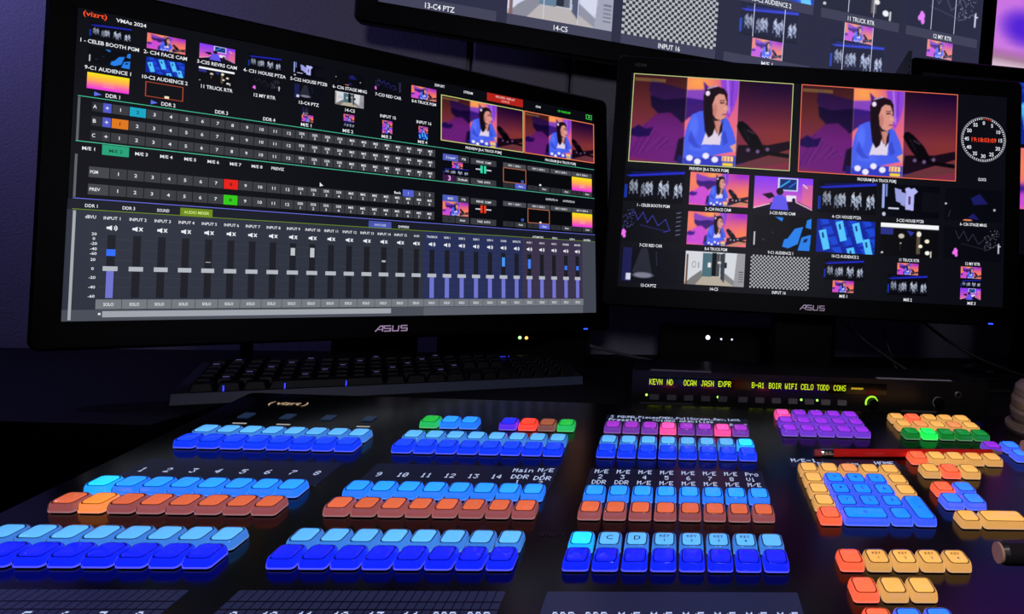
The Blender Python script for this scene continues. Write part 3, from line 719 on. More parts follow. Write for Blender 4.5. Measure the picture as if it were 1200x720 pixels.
# divider lines
for y, c, n_ in ((310, (70, 190, 150), 'divider'), (467, (80, 200, 160), 'divider'), (664, (110, 115, 225), 'divider'), (701, (110, 140, 40), 'divider')): SL.piece(n_, [(12, y - 1.3, 1918, y + 1.3, c, 3)])
SL.piece('scroll_bar', [(12, 314, 18, 466, (95, 98, 104), 2)]); SL.piece('scroll_bar', [(12, 512, 18, 660, (95, 98, 104), 2)]); SL.piece('scroll_bar', [(14, 706, 21, 1076, (165, 170, 176), 2)])
# button rows
CELL = (56, 58, 63); cells = [str(k) for k in range(1, 13)] + ['DDR|%d' % k for k in range(1, 5)] + ['M/E|%d' % k for k in range(1, 9)]
def cell_row(y0, y1, head, x0, step, marks, hcol):
    SL.piece('button_row_heading', [(46, y0, x0 - 1, y1, hcol, 2)]); SL.text(T, head, 46 + 3, (y0 + y1) / 2, 15 if len(head) < 3 else 13, WHITE, 'l')
    for i, c in enumerate(cells):
        xa = x0 + step * i; col = marks.get(i, CELL)
        SL.piece('screen_button', [(xa + 1, y0, xa + step - 1, y1, col, 2)])
        tc = (20, 20, 25) if i in marks else WHITE
        if '|' in c: a, b = c.split('|'); SL.text(T, a, xa + step / 2, y0 + 11, 12, tc); SL.text(T, b, xa + step / 2, y1 - 9, 12, tc)
        else: SL.text(T, c, xa + step / 2, (y0 + y1) / 2, 14, tc)
for y0, y1, hd, mk in ((324, 357, 'A', {1: (20, 165, 195)}), (374, 408, 'B', {0: (222, 120, 24)}), (425, 459, 'C', {})):
    cell_row(y0, y1, hd, 94, 43.25, mk, (40, 42, 48)); SL.piece('row_mode_key', [(73, y0, 93, y1, (80, 88, 200) if hd != 'C' else (52, 54, 60), 2.5)]); SL.text(T, '+', 83, (y0 + y1) / 2, 18, WHITE)
cell_row(551, 588, 'PGM', 96, 43.1, {7: (230, 30, 20)}, (66, 68, 72)); cell_row(611, 648, 'PREV', 96, 43.1, {7: (50, 200, 20)}, (66, 68, 72))
SL.piece('active_tab', [(75, 470, 141, 506, (36, 160, 120), 2)])
for i, t in enumerate(['M/E %d' % k for k in range(1, 9)] + ['PREVIZ']): SL.text(T, t, 44 + 64.4 * i, 490, 13.5, (20, 60, 50) if i == 1 else WHITE)
SL.text(T, 'Bank', 980, 539, 13, WHITE); SL.piece('screen_button', [(1001, 522, 1045, 552, (80, 96, 205), 2)]); SL.text(T, '1', 1023, 537, 13, (200, 210, 255))
for k in (0, 1): SL.piece('screen_button', [(1047 + 42 * k, 522, 1087 + 42 * k, 549, CELL, 2)]); SL.text(T, str(k + 2), 1067 + 42 * k, 536, 13, WHITE)
mb = MB(); mb.add([(SL.X(a), SL.Y(b), .0012) for a, b in ((698, 528), (698, 546), (703, 542), (710, 541))], [(0, 1, 2, 3)], 0, lin(np.array(WHITE) / 255.)); mb.obj('mouse_pointer', SCREENMAT, SL.o)
# mix / key boxes on the side
def mixbox(y, pic, heads, dark):
    SL.piece('layer_tab', [(1164, y, 1230, y + 30, (78, 92, 185), 2)]); SL.piece('layer_tab', [(1231, y, 1278, y + 30, (50, 52, 60), 2)]); SL.text(T, '2 Layer' if dark else 'BKGD', 1197, y + 15, 12, WHITE); SL.text(T, 'FTB', 1254, y + 15, 12, WHITE)
    if dark: SL.video('face', 1204, y + 32, 1250, y + 62, (32, 18), 0, 'tiny layer picture'); SL.video('house', 1166, y + 62, 1276, y + 96, (48, 27), 0, 'dark layer picture'); SL.piece('layer_number', [(1164, y + 97, 1218, y + 128, (60, 26, 70), 2)]); SL.text(T, '3', 1192, y + 112, 26, (255, 190, 255))
    else: SL.video('face', 1164, y + 30, 1276, y + 94, (64, 36), 0, 'person on pink layer picture'); SL.piece('layer_number', [(1164, y + 97, 1218, y + 128, (50, 52, 58), 2)]); SL.text(T, 'A', 1192, y + 112, 18, (20, 20, 24))
    SL.piece('screen_button', [(1221, y + 99, 1279, y + 128, CELL, 2)]); SL.text(T, 'Default' if dark else 'Auto', 1250, y + 113, 12, WHITE)
    SL.piece('screen_button', [(1286, y + 3, 1404, y + 31, CELL, 2)]); SL.text(T, 'PREVIZ  COMP', 1345, y + 17, 11.5, WHITE)
    c = (40, 220, 170) if dark else (235, 60, 30)
    SL.piece('transition_symbol', [(1330, y + 34, 1340, y + 70, c, 3), (1346, y + 34, 1356, y + 70, c, 3), (1308, y + 50, 1330, y + 56, (200, 205, 215), 3), (1356, y + 50, 1380, y + 56, (200, 205, 215), 3)])
    SL.piece('screen_button', [(1286, y + 99, 1403, y + 128, CELL, 2)]); SL.text(T, 'TAKE  AUTO', 1345, y + 113, 12, WHITE)
    for i, x in enumerate((1436, 1556, 1675, 1791)):
        SL.piece('key_heading', [(x, y + 2, x + 113, y + 26, (70, 72, 78), 2)]); SL.text(T, 'KEY %d  DDR %d' % (i + 1, i + 1), x + 56, y + 14, 10.5, WHITE)
        if i == 3: SL.video('sunset', x, y + 28, x + 113, y + 100, (48, 27), 0, 'yellow to magenta key picture')
        else: SL.piece('key_picture', [(x, y + 27, x + 113, y + 99, (6, 7, 10), 2)])
        if (i == 0 and dark) or (i == 1 and not dark): SL.frame('key_border', x, y + 27, x + 113, y + 100, 3, (190, 110, 80))
        if i == 0: SL.frame('key_ring', x + 88, y + 82, x + 100, y + 94, 3, (60, 110, 230), 4)
        if i == 1: SL.piece('bright_dot', [(x + 60, y + 90, x + 70, y + 98, (240, 240, 245), 3)])
        act = (i == 0 and dark) or (i == 1 and not dark)
        SL.piece('screen_button', [(x, y + 101, x + 54, y + 126, (44, 46, 52), 2)]); SL.piece('screen_button', [(x + 58, y + 101, x + 113, y + 126, (84, 98, 205) if act else CELL, 2)]); SL.text(T, 'A', x + 26, y + 113, 15, (15, 15, 18)); SL.text(T, 'Auto', x + 85, y + 113, 11, WHITE)
mixbox(335, None, None, True); mixbox(527, None, None, False)
SL.text(T, 'OUTPUTS 1-4', 1680, 498, 11.5, WHITE); SL.text(T, 'OUTPUTS 5-8', 1772, 498, 11.5, WHITE)
# mixer tabs
for t, x in (('DDR 1', 57), ('DDR 3', 147), ('SOUND', 235)): SL.text(T, t, x, 687, 13, WHITE)
SL.piece('active_tab', [(280, 672, 369, 702, (110, 140, 20), 2.5)]); SL.text(T, 'AUDIO MIXER', 325, 687, 12.5, (215, 235, 140))
SL.piece('active_tab', [(873, 672, 958, 702, (72, 84, 170), 2.5)]); SL.text(T, 'SWITCHER', 916, 688, 11, (190, 200, 250)); SL.text(T, 'EXPRESS', 1006, 689, 12, WHITE)
for t, x in (('AUTOMATION', 1607), ('DDR 2', 1695), ('DDR 4', 1789), ('BUFFERS', 1872)): SL.text(T, t, x, 696, 11, WHITE)
SL.text(T, 'dBVU', 56, 725, 13, WHITE)
for t, y in (('20', 783), ('0', 799), ('-20', 816), ('-40', 834), ('-60', 850), ('20', 871), ('0', 902), ('-20', 932), ('-40', 965), ('-60', 996)): SL.text(T, t, 66, y, 11, WHITE)
for y in (799, 834, 871, 932, 965): SL.piece('scale_line', [(80, y - .5, 1846, y + .5, (62, 66, 80), 1.8)])
chan = ['INPUT %d' % k for k in range(1, 16)] + ['AUX5', 'TALKBACK', 'DDR 1', 'DDR 2', 'DDR 3', 'DDR 4', 'SOUND', 'EFFECTS', 'AUX 1', 'AUX 2', 'AUX 3', 'PHONES', 'MASTER']
METER = {0: (834, 857, (50, 110, 250)), 8: (803, 833, (190, 195, 200)), 9: (800, 838, (190, 195, 200)), 13: (840, 848, (180, 185, 190)), 21: (806, 850, (70, 150, 245)), 23: (810, 856, (70, 130, 245)), 26: (836, 858, (60, 120, 240)), 27: (836, 858, (60, 120, 240)), 4: (868, 871, (170, 170, 175))}
for k, t in enumerate(chan):
    x = 108 + 63.3 * k
    SL.text(T, t, x, 726, 12.5 if k < 15 else 11, WHITE)
    on = k == 0 or k >= 16
    # loudspeaker symbol
    mb = MB(); c = lin(np.array(WHITE) / 255.)
    mb.add([(SL.X(x + a), SL.Y(760 + b), .001) for a, b in ((-13, -4), (-13, 4), (-8, 4), (0, 9), (0, -9), (-8, -4))], [(0, 1, 2, 3, 4, 5)], 0, c)
    if on:
        for r in (5, 10):
            mb.add([(SL.X(x + 1 + (r + w_) * math.cos(a)), SL.Y(760 + (r + w_) * 1.0 * math.sin(a)), .001) for a, w_ in ((-.9, 0), (-.3, 0), (.3, 0), (.9, 0), (.9, 3), (.3, 3), (-.3, 3), (-.9, 3))], [(0, 1, 6, 7), (1, 2, 5, 6), (2, 3, 4, 5)], 0, c)
    else:
        for sg in (1, -1): mb.add([(SL.X(x + a), SL.Y(760 + sg * b), .001) for a, b in ((3, -6), (6, -7), (14, 6), (11, 7))], [(0, 1, 2, 3)], 0, c)
    mb.obj('speaker_symbol', SCREENMAT, SL.o)
    rs = [(x - 10, 784, x + 10, 1002, (27, 28, 36), 2)]
    if on: rs.append((x - 9, 908, x + 9, 1002, (112, 116, 205), 2.5))
    if k in METER: a, b, c2 = METER[k]; rs.append((x - (11 if k == 0 else 7), a, x + (11 if k == 0 else 7), b, c2, 3))
    rs.append((x - 18 if k < 22 else x - 15, 893, x + 18 if k < 22 else x + 15, 909, (178, 183, 192), 3.5))
    SL.piece('fader', rs)
    SL.piece('solo_button', [(77 + 63.3 * k, 1007, 77 + 63.3 * k + 62, 1040, (116, 120, 127), 2.5)]); SL.text(T, 'SOLO', x, 1024, 12.5, WHITE)
SL.piece('scroll_bar', [(94, 1047, 961, 1068, (160, 165, 173), 2.5)]); SL.piece('scroll_arrow', [(84, 1053, 90, 1060, (230, 232, 238), 2.5)])
T.obj('lettering', SCREENMAT, SL.o)
# ------------------------------------------------------------------ control panel
P = 0.0195                       # key pitch
AL = math.radians(8.5)
C_M = Matrix.Translation((-0.436, 0.4599, Z0 - 0.1918)) @ Matrix.Rotation(AL, 4, 'X')
panel = empty('control_panel', C_M)
tag(panel, 'black glossy production switcher panel covered in rows of glowing keys', 'control panel')
X0, X1, Y0, Y1 = -1.6, 50.0, -12.5, 12.85
hx, hy, cxp, cyp = (X1 - X0) / 2 * P, (Y1 - Y0) / 2 * P, (X0 + X1) / 2 * P, (Y0 + Y1) / 2 * P
MB().loft([rrect(hx, hy, .006, -0.004, 4, cxp, cyp), rrect(hx, hy, .006, -0.0008, 4, cxp, cyp), rrect(hx - .0008, hy - .0008, .006, 0, 4, cxp, cyp)]).obj('faceplate', FACE, panel)
# housing: wedge from the faceplate down to the low desk top
mb = MB(); top = [(x, y, -0.004) for x, y, _ in rrect(hx - .004, hy - .004, .006, 0, 3, cxp, cyp)]
zt = Z0 - 0.285
inv = C_M.inverted(); botm = []
for p in top:
    w_ = C_M @ Vector(p); w_.z = zt; botm.append(tuple(inv @ w_))
mb.loft([botm, top]).obj('housing', HOUSING, panel)

def key_mesh(wx, wy):
    """clear outer cap of one illuminated key, footprint wx by wy pitches"""
    ex, ey = (wx - 1) / 2, (wy - 1) / 2
    def rg(h, z, r): return [(x * P, y * P, z * 1.13 * P) for x, y, z in rrect(h + ex, h + ey, r, z, 4)]
    rings = [rg(.430, .035, .11), rg(.448, .05, .12), rg(.450, .10, .12), rg(.442, .22, .13), rg(.428, .31, .15), rg(.400, .37, .16), rg(.350, .405, .16), rg(.27, .418, .13)]
    return MB().loft(rings).mesh('key', KEYCAP, True)
def core_meshes(wx, wy):
    """lit core inside the cap: coloured sides with a dark stem, and the bright top plate"""
    ex, ey = (wx - 1) / 2, (wy - 1) / 2
    def rg(h, z, r): return [(x * P, y * P, z * 1.13 * P) for x, y, z in rrect(h + ex, h + ey, r, z, 3)]
    c = MB().loft([rg(.35, .0, .06), rg(.35, .045, .06), rg(.402, .05, .09), rg(.402, .078, .09), rg(.390, .092, .09), rg(.386, .20, .10), rg(.360, .318, .11), rg(.352, .328, .11), rg(.322, .328, .11)], mis=[1, 1, 3, 3, 0, 0, 0, 2, 2]).mesh('key_core', [KEYCORE, KEYSTEM, KEYGROOVE, KEYRIMGLINT])
    t = MB().loft([rg(.314, .329, .10), rg(.312, .352, .10), rg(.20, .362, .06)], cap0=False).mesh('key_lens', KEYLENS)
    return c, t
KM, LMsh = {}, {}
PAL = {  # lens colour, cap colour (sRGB)
    'light': ((104, 200, 250), (72, 150, 228)), 'dark': ((24, 40, 255), (22, 48, 255)), 'dark2': ((26, 78, 255), (24, 70, 255)), 'mid': ((48, 178, 255), (44, 152, 250)),
    'rust': ((240, 112, 70), (178, 92, 92)), 'cyan': ((46, 232, 255), (40, 196, 255)), 'amber': ((255, 168, 66), (255, 178, 92)),  # rust side colour has the blue reflection of nearby keys mixed in
    'violet': ((165, 52, 230), (132, 66, 226)), 'plum': ((182, 60, 226), (140, 66, 200)), 'pink': ((255, 104, 205), (255, 100, 190)), 'yellow': ((255, 200, 100), (240, 192, 104)), 'orange': ((255, 122, 78), (255, 124, 80)), 'peach': ((255, 170, 100), (240, 180, 104)),
    'green': ((18, 150, 62), (20, 140, 50)), 'lime': ((40, 248, 120), (40, 240, 110)), 'leaf': ((36, 205, 70), (46, 225, 110)), 'sky': ((28, 152, 255), (70, 112, 240)), 'sky2': ((60, 150, 255), (84, 120, 240)), 'red': ((255, 78, 50), (255, 86, 60)), 'indigo': ((40, 50, 235), (110, 50, 235)), 'brown': ((180, 96, 60), (150, 90, 80))}
BOOST = {'dark': (1, 1, 1.9), 'dark2': (1, 1, 1.7), 'mid': (1, 1, 1.9), 'light': (1, 1, 1.35), 'sky': (1, 1, 1.9), 'sky2': (1, 1, 1.9), 'cyan': (1, 1.2, 2.2), 'orange': (1.9, 1, 1), 'red': (2.2, 1, 1), 'amber': (1.7, 1, 1),
         'yellow': (1.25, 1, 1), 'peach': (1.25, 1, 1), 'pink': (1.7, 1, 1.1), 'lime': (1, 1.7, 1), 'violet': (1, 1, 1.2), 'indigo': (1, 1, 1.6)}   # the brightest LED channel is over-exposed
KEYLABEL = {'cyan': 'brightly lit cyan key', 'amber': 'brightly lit amber key', 'pink': 'lit pink key', 'lime': 'lit bright green key', 'red': 'lit red key'}
def key(x, y, color, wx=1, wy=1, legend=None, lsize=.34):
    """x, y: front corner in pitches"""
    k_ = (wx, wy)
    if k_ not in KM: KM[k_] = key_mesh(wx, wy); LMsh[k_] = core_meshes(wx, wy)
    lc, bc = PAL[color]
    o = link('key', KM[k_], panel, loc=((x + .43 + (wx - 1) / 2) * P, (y + .43 + (wy - 1) / 2) * P, 0.0))
    j = random.uniform(.93, 1.05)
    for nm, me_k, cc in (('key_core', LMsh[k_][0], bc), ('key_lens', LMsh[k_][1], lc)):
        l = link(nm, me_k, o); l.color = (*(lin(np.array(cc) / 255.) * j * np.array(BOOST.get(color, (1, 1, 1)))), 1)
    if color in KEYLABEL: o['label'] = KEYLABEL[color]
    if legend:
        mb = MB()
        for i, t in enumerate(legend.split('|')):
            put_text(mb, t, 0, (-.13 * (i * 2 - (len(legend.split('|')) - 1))) * P, lsize * P, .4125 * P)
        mb.obj('key_legend', DARKPRINT, o)
    return o
GX = (0.0, 9.56, 19.09)
for g, gx in enumerate(GX):
    for c in range(8):
        x = gx + c
        key(x, -3.14, 'dark'); key(x, -2.15, 'cyan' if (g == 2 and c == 0) else 'light', legend=[None, 'C', 'D', 'KEY|1', 'KEY|2', 'KEY|3', 'KEY|4', None][c] if g == 2 else None, lsize=.36 if c < 3 else .22)
        key(x, 0.0, 'amber' if (g == 0 and c == 1) else 'rust'); key(x, 1.31, 'cyan' if (g == 0 and c == 0) else 'mid')
        key(x, 5.43, 'dark2'); key(x, 6.45, 'cyan' if (g == 2 and c == 7) else 'light')
for x, c in ((9.62, 'leaf'), (10.62, 'sky2'), (11.62, 'sky2'), (13.64, 'indigo'), (14.64, 'red'), (15.64, 'brown'), (16.64, 'leaf')): key(x, 8.37, 'mid' if c == 'sky2' else c)
for c in range(8): key(19.1 + .99 * c, 8.34, 'pink' if c in (3, 6) else 'plum')
NX = 28.84
for c in range(5):
    for r in range(3):
        key(28.81 + 1.03 * c, 8.58 + 1.13 * r, 'pink' if (c == 0 and r == 2) else 'violet')
        key(35.80 + 1.02 * c, 8.58 + 1.10 * r, ('lime' if c == 1 else 'green') if r == 0 else ('orange' if (r == 2 and c == 1) else 'peach' if (r == 1 and c in (1, 3)) else 'yellow'))
num = [['yellow'] * 5, ['yellow', 'sky', 'sky', 'sky', 'yellow'], ['yellow', 'sky', 'sky', 'sky', 'yellow'], ['yellow', 'sky', 'sky', 'sky', None], ['orange', None, None, 'sky', None]]
digits = {(1, 1): '7', (2, 1): '8', (3, 1): '9', (1, 2): '4', (2, 2): '5', (3, 2): '6', (1, 3): '1', (2, 3): '2', (3, 3): '3', (3, 4): '.'}
for r in range(5):
    for c in range(5):
        if num[r][c]: key(NX + c, -.13 + (4 - r), 'peach' if (r == 0 and c == 2) else num[r][c], legend=digits.get((c, r)), lsize=.3)
key(NX + 1, -.13, 'sky', 2, 1, legend='0', lsize=.3); key(NX + 4, -.13, 'sky', 1, 2, legend='-', lsize=.4)
for c in range(5): key(34.9 + c, 5.47, 'orange' if c == 0 else 'yellow')
for c in range(3): key(34.95 + c, 4.06, 'orange' if c == 1 else 'yellow')
key(34.78, 2.24, 'orange'); key(35.78, 2.24, 'sky2'); key(34.70, 1.20, 'sky2'); key(35.70, 1.20, 'sky2')
key(34.72, -.23, 'yellow'); key(35.72, -.23, 'yellow', 2, 1)
for c in range(5): key(NX + c, -3.06, 'orange' if c == 0 else 'yellow', legend=None if c == 0 else 'KEY|%d' % c, lsize=.2)
for c in range(3): key(NX + c, -4.65, 'orange' if c == 0 else 'yellow')
for c in range(3): key(NX + c, -6.15, ('orange', 'sky2', 'sky2')[c])
key(39.72, 6.98, 'violet'); key(40.83, 7.05, 'sky2'); key(40.83, 6.02, 'sky2')

# small displays with dot-matrix legends
OLED = mat('display_glass', (0.006, 0.007, 0.016), 0.22, spec=0.3, ior=1.5, emit=(0.10, 0.12, 0.42), strength=0.045)
DOTS = mat('display_dots', (0, 0, 0), 0.5, emit=tuple(lin(np.array((200, 215, 255)) / 255.)), strength=0.95)
LOWGLASS = mat('lower_display_glass', (0.012, 0.013, 0.022), 0.2, spec=0.3, emit=(0.16, 0.19, 0.62), strength=0.085)  # bluish reflection on the lower displays put into their glow
GRIDM = mat('display_grid', (0.004, 0.004, 0.01), 0.4)
def display(x0, x1, y0, y1, lines, glass=None, grid=False):
    d = MB().loft([rrect((x1 - x0) / 2 * P, (y1 - y0) / 2 * P, .0008, 0.0, 2, (x0 + x1) / 2 * P, (y0 + y1) / 2 * P), rrect((x1 - x0) / 2 * P - .0002, (y1 - y0) / 2 * P - .0002, .0008, .0005, 2, (x0 + x1) / 2 * P, (y0 + y1) / 2 * P)]).obj('legend_display', glass or OLED, panel)
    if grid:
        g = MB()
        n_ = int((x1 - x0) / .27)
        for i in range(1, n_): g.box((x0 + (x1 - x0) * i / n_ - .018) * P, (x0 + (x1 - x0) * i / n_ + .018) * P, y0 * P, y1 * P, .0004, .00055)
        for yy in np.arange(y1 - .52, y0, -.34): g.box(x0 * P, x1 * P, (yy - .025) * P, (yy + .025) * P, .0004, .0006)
        tag(g.obj('dark_grid', GRIDM, d), kind='stuff')  # thin dark lines crossing the left and middle lower displays
    mb = MB()
    for t, x, y, h, al, wd in lines: put_dots(mb, t, x * P, y * P, h * P, 0.0007, None, al, wd)
    mb.usec = False
    mb.obj('display_lettering', DOTS, d)
def cols(gx, rows_, wide=1.0):
    out = []
    for c, t in enumerate(rows_):
        ls = t.split('|')
        for i, s in enumerate(ls):
            if not s: continue
            out.append((s, gx + .43 + c, 4.12 - i * .50 if len(ls) > 1 else 3.42, .36, 'c', .70 * wide))
    return out
display(-.12, 7.98, 2.35, 4.45, cols(0, [str(k) for k in range(1, 9)], 1.15))
l2 = cols(9.56, ['9', '10', '11', '12', '13', '14'], 1.1) + [('Main', 16.0, 4.05, .34, 'c', .8), ('DDR', 16.0, 3.45, .36, 'c', .85), ('1', 16.0, 3.0, .3, 'c', .8), ('M/E', 17.0, 4.12, .34, 'c', .85), ('1', 17.0, 3.72, .3, 'c', .8), ('DDR', 17.0, 3.36, .36, 'c', .85), ('2', 17.0, 2.95, .3, 'c', .8)]
display(9.44, 17.5, 2.35, 4.45, l2)
display(18.97, 27.05, 2.35, 4.47, cols(19.09, ['M/E|2|DDR|2', 'M/E|3|DDR|1', 'M/E|4|M/E|1', 'M/E|5|M/E|2', 'M/E|6|M/E|3', 'M/E|7|M/E|4', 'M/E|8|M/E|5', 'Pro|Viz|M/E|1']))
def low(gx, ts): return [(t, gx + .43 + c, -5.28, .44, 'c', .62) for c, t in enumerate(ts)]
display(-.12, 7.98, -7.2, -4.1, low(0, [str(k) for k in range(1, 9)]), LOWGLASS, True); display(9.44, 17.5, -7.2, -4.1, low(9.56, ['9', '10', '11', '12', '13', '14', 'DDR', 'DDR']), LOWGLASS, True); display(18.8, 27.05, -7.2, -4.1, low(19.09, ['DDR', 'DDR'] + ['M/E'] * 6), LOWGLASS)
display(18.97, 27.1, 9.3, 10.97, [('3 PGVMA_PiecesFMAV_FullScreen_Rev.1ext', 19.2, 10.74, .32, 'l', .72), ('-video opacities', 21.6, 10.36, .32, 'l', .80), ('Preset11', 19.15, 10.30, .34, 'l', .80), ('Run-B', 26.0, 10.0, .34, 'l', .7)])
display(28.60, 34.25, 5.02, 5.98, [('M/E-1', 28.72, 5.72, .36, 'l', .85), ('HOME', 33.0, 5.62, .36, 'l', .85), ('PAN', 30.0, 5.40, .3, 'l', .8), ('ZOOM', 31.3, 5.40, .3, 'l', .8)])
DIM = mat('dim_window', (0.01, 0.012, 0.03), 0.25, emit=(0.10, 0.22, 0.55), strength=0.10)
MARK = mat('white_print_glow', (0.8, 0.8, 0.75), 0.5, emit=(0.8, 0.75, 0.65), strength=0.45)  # emission added, so the printed dashes glow by themselves
for k in range(4): MB().box(-.26 * P, .26 * P, -.3 * P, .3 * P, 0, .0012).obj('indicator_window', DIM, panel, loc=((.47 + 2.05 * k) * P, 9.45 * P, 0))
for x in (.8, 2.9, 6.8): MB().box(-.32 * P, .32 * P, -.04 * P, .04 * P, 0, .0004).obj('printed_mark', MARK, panel, loc=(x * P, 8.47 * P, 0))
LOGO = mat('gold_print_glow', (0.8, 0.55, 0.3), 0.4, emit=(0.9, 0.62, 0.36), strength=0.55)  # gold lettering also emits, its brightness is put into the print
mb = MB(); put_text(mb, '( vizrt )', 1.45 * P, 11.3 * P, .62 * P, .0005, wide=1.15); mb.obj('maker_lettering', LOGO, panel)
GREYP = mat('faint_print', (.10, .10, .11), .5)
mb = MB(); put_text(mb, 'UTILITY', 18.3 * P, -.95 * P, .28 * P, .0005); mb.obj('printed_word', GREYP, panel)

# T-bars: grip, tan end cap, arm into the slot
GRIP = mat('tbar_rubber', (0.018, 0.018, 0.024), 0.32); CAPM = mat('tbar_cap', (0.62, 0.40, 0.30), 0.4)
inv = C_M.inverted()
def tbar(end, r, ln):
    e = inv @ (Vector(end) + Vector((0, 0, Z0)))
    g = MB().lathe([(r * .86, 0.0012), (r, 0.004), (r * 1.06, ln * .5), (r, ln - .004), (r * .8, ln)], 32, axis='x', cx=e.x, cy=e.y, cz=e.z).obj('t_bar_grip', GRIP, panel, smooth=False)
    MB().lathe([(r * .84, -0.0002), (r * .86, 0.0016)], 32, axis='x', cx=e.x, cy=e.y, cz=e.z).obj('end_cap', CAPM, g)
    a = MB().box(e.x + ln * .62, e.x + ln * .74, e.y - .003, e.y + .003, 0.0, e.z).obj('t_bar_arm', mat('steel', (.25, .25, .27), .3, 1.0), panel)
    MB().box(e.x + ln * .58, e.x + ln * .78, e.y - .045, e.y + .045, 0.0, .0006).obj('t_bar_slot', KEYSTEM, panel)
tbar((0.1872, 0.3135, -0.1448), 0.0066, 0.10)
tbar((0.3270, 0.5146, -0.1398), 0.0062, 0.10)
# ridged joystick knob
BRZ = mat('joystick_bronze', (0.30, 0.24, 0.19), 0.38, 0.35)
jx, jy = 45.0 * P, 11.0 * P
prof = [(.0, 0), (.034, 0), (.034, .003), (.024, .005), (.024, .010), (.029, .012), (.031, .020), (.030, .0235), (.0285, .0245), (.030, .0255), (.031, .034), (.029, .0385), (.0275, .0395), (.029, .0405), (.0285, .049), (.024, .054), (.010, .056), (0.0001, .056)]
MB().lathe(prof, 48, cx=jx, cy=jy).obj('joystick_knob', BRZ, panel)

# ------------------------------------------------------------------ pencil lying on the panel
a = C_M @ Vector((30.0 * P, 6.22 * P, .0042)); b = C_M @ Vector((40.6 * P, 6.78 * P, .0042))
dx = (b - a).normalized(); up = (C_M.to_3x3() @ Vector((0, 0, 1))); sd = up.cross(dx).normalized(); up = dx.cross(sd)
PM = Matrix(((dx.x, sd.x, up.x, a.x), (dx.y, sd.y, up.y, a.y), (dx.z, sd.z, up.z, a.z), (0, 0, 0, 1)))
pencil = empty('pencil', PM); tag(pencil, 'red hexagonal pencil with a silver ferrule lying across the panel', 'pencil')
Lp = (b - a).length; r = 0.0043
hexr = lambda x, r_: [(x, r_ * math.cos(math.radians(60 * k + 30)), r_ * math.sin(math.radians(60 * k + 30))) for k in range(6)]
MB().loft([hexr(.0195, r), hexr(Lp - .016, r)]).obj('shaft', mat('red_lacquer', (0.85, 0.02, 0.02), 0.25), pencil)
MB().lathe([(.0039, .007), (.0043, .0085), (.0041, .0105), (.0043, .0125), (.0041, .0145), (.0043, .0165), (.0041, .0195)], 24, axis='x').obj('ferrule', mat('ferrule_metal', (.75, .74, .72), .22, 1.0), pencil)
MB().lathe([(.0031, 0), (.0037, .0008), (.0038, .0072)], 24, axis='x').obj('eraser', mat('eraser_rubber', (.45, .06, .08), .7), pencil)
MB().loft([hexr(Lp - .016, r), hexr(Lp - .004, .0010)]).obj('sharpened_wood', mat('pencil_wood', (.5, .33, .18), .6), pencil)
MB().loft([hexr(Lp - .004, .0010), hexr(Lp, .0002)]).obj('lead', KEYSTEM, pencil)

# ------------------------------------------------------------------ intercom panel
ic = empty('intercom_panel', Matrix.Translation((0.19, 0.80, RZ)))
tag(ic, 'slim black intercom panel with a yellow dot display behind the purple keys', 'intercom')
W2, H2 = 0.235, 0.044
MB().loft([[(x, y, z) for x, z, y in rrect(W2, H2 / 2, .002, -0.05, 3, 0, H2 / 2)], [(x, y, z) for x, z, y in rrect(W2, H2 / 2, .002, 0.05, 3, 0, H2 / 2)]]).obj('case', mat('intercom_case', (0.007, 0.007, 0.008), 0.3), ic)
icx = lambda x: x - 0.19
glass = MB().box(icx(-.025), icx(.285), -.0512, -.0498, .0235, .0375).obj('display_window', mat('display_dark', (0.004, 0.004, 0.004), 0.1), ic)
YEL = mat('yellow_dots', (0, 0, 0), .5, emit=tuple(lin(np.array((214, 240, 20)) / 255.)), strength=1.15)
def dots_xz(t, xc, zc, h, name, m, parent, wide=.9):
    mb = MB(); put_dots(mb, t, 0, 0, h, 0, None, 'c', wide); mb.v = [(icx(xc) + x, -.0515, zc + y) for x, y, z in mb.v]; mb.usec = False
    return mb.obj(name, m, parent)
z1 = .0305
for t, x in (('KEYN', .0), ('ND', .0165 + .006), ('OCAN', .0575), ('JASN', .084), ('EXPR', .110), ('B-A1', .161), ('BOIR', .187), ('WIFI', .213), ('CELO', .2385 + .001), ('TODD', .266)):
    pass
names_px = [('KEYN', 769), ('ND', 785), ('OCAN', 808), ('JASN', 828), ('EXPR', 848), ('B-A1', 887), ('BOIR', 907), ('WIFI', 926), ('CELO', 945), ('TODD', 964), ('CONS', 984)]
def px2x(px): return -0.016 + (px - 768) * (0.220 + 0.016) / (982 - 768)     # on the case front
for t, px in names_px: dots_xz(t, px2x(px), z1, .0072, 'display_lettering', YEL, glass, .68)
mb = MB()
for k in range(9): mb.box(icx(px2x(998)) + k * .0018, icx(px2x(998)) + k * .0018 + .0012, -.0516, -.0512, z1 - .0012 + .0002 * (k % 3), z1 + .0012)
mb.obj('level_bar', mat('amber_dots', (0, 0, 0), .5, emit=(.75, .48, .02), strength=.9), glass)
for dz, c, n_ in ((.0035, (1, .1, .08), 'red'), (.0, (1, .12, .1), 'red'), (-.0035, (.9, .75, .1), 'yel')):
    MB().lathe([(.0011, 0), (.0009, -.0008)], 12, axis='y', cx=icx(px2x(1031)), cy=-.0500, cz=z1 + dz).obj('status_light', mat('status_' + n_, (0, 0, 0), .5, emit=c, strength=1.6), ic)
for k in range(12):
    px = 768 + 19.6 * k + (0 if k < 5 else 4)
    MB().loft([[(icx(px2x(px)) + x, y, z) for x, z, y in rrect(.0062, .0036, .0008, -.0495, 2, 0, .0115)], [(icx(px2x(px)) + x, y, z) for x, z, y in rrect(.0058, .0032, .0008, -.0530, 2, 0, .0115)]]).obj('push_button', mat('button_grey', (.16, .16, .17), .5), ic)
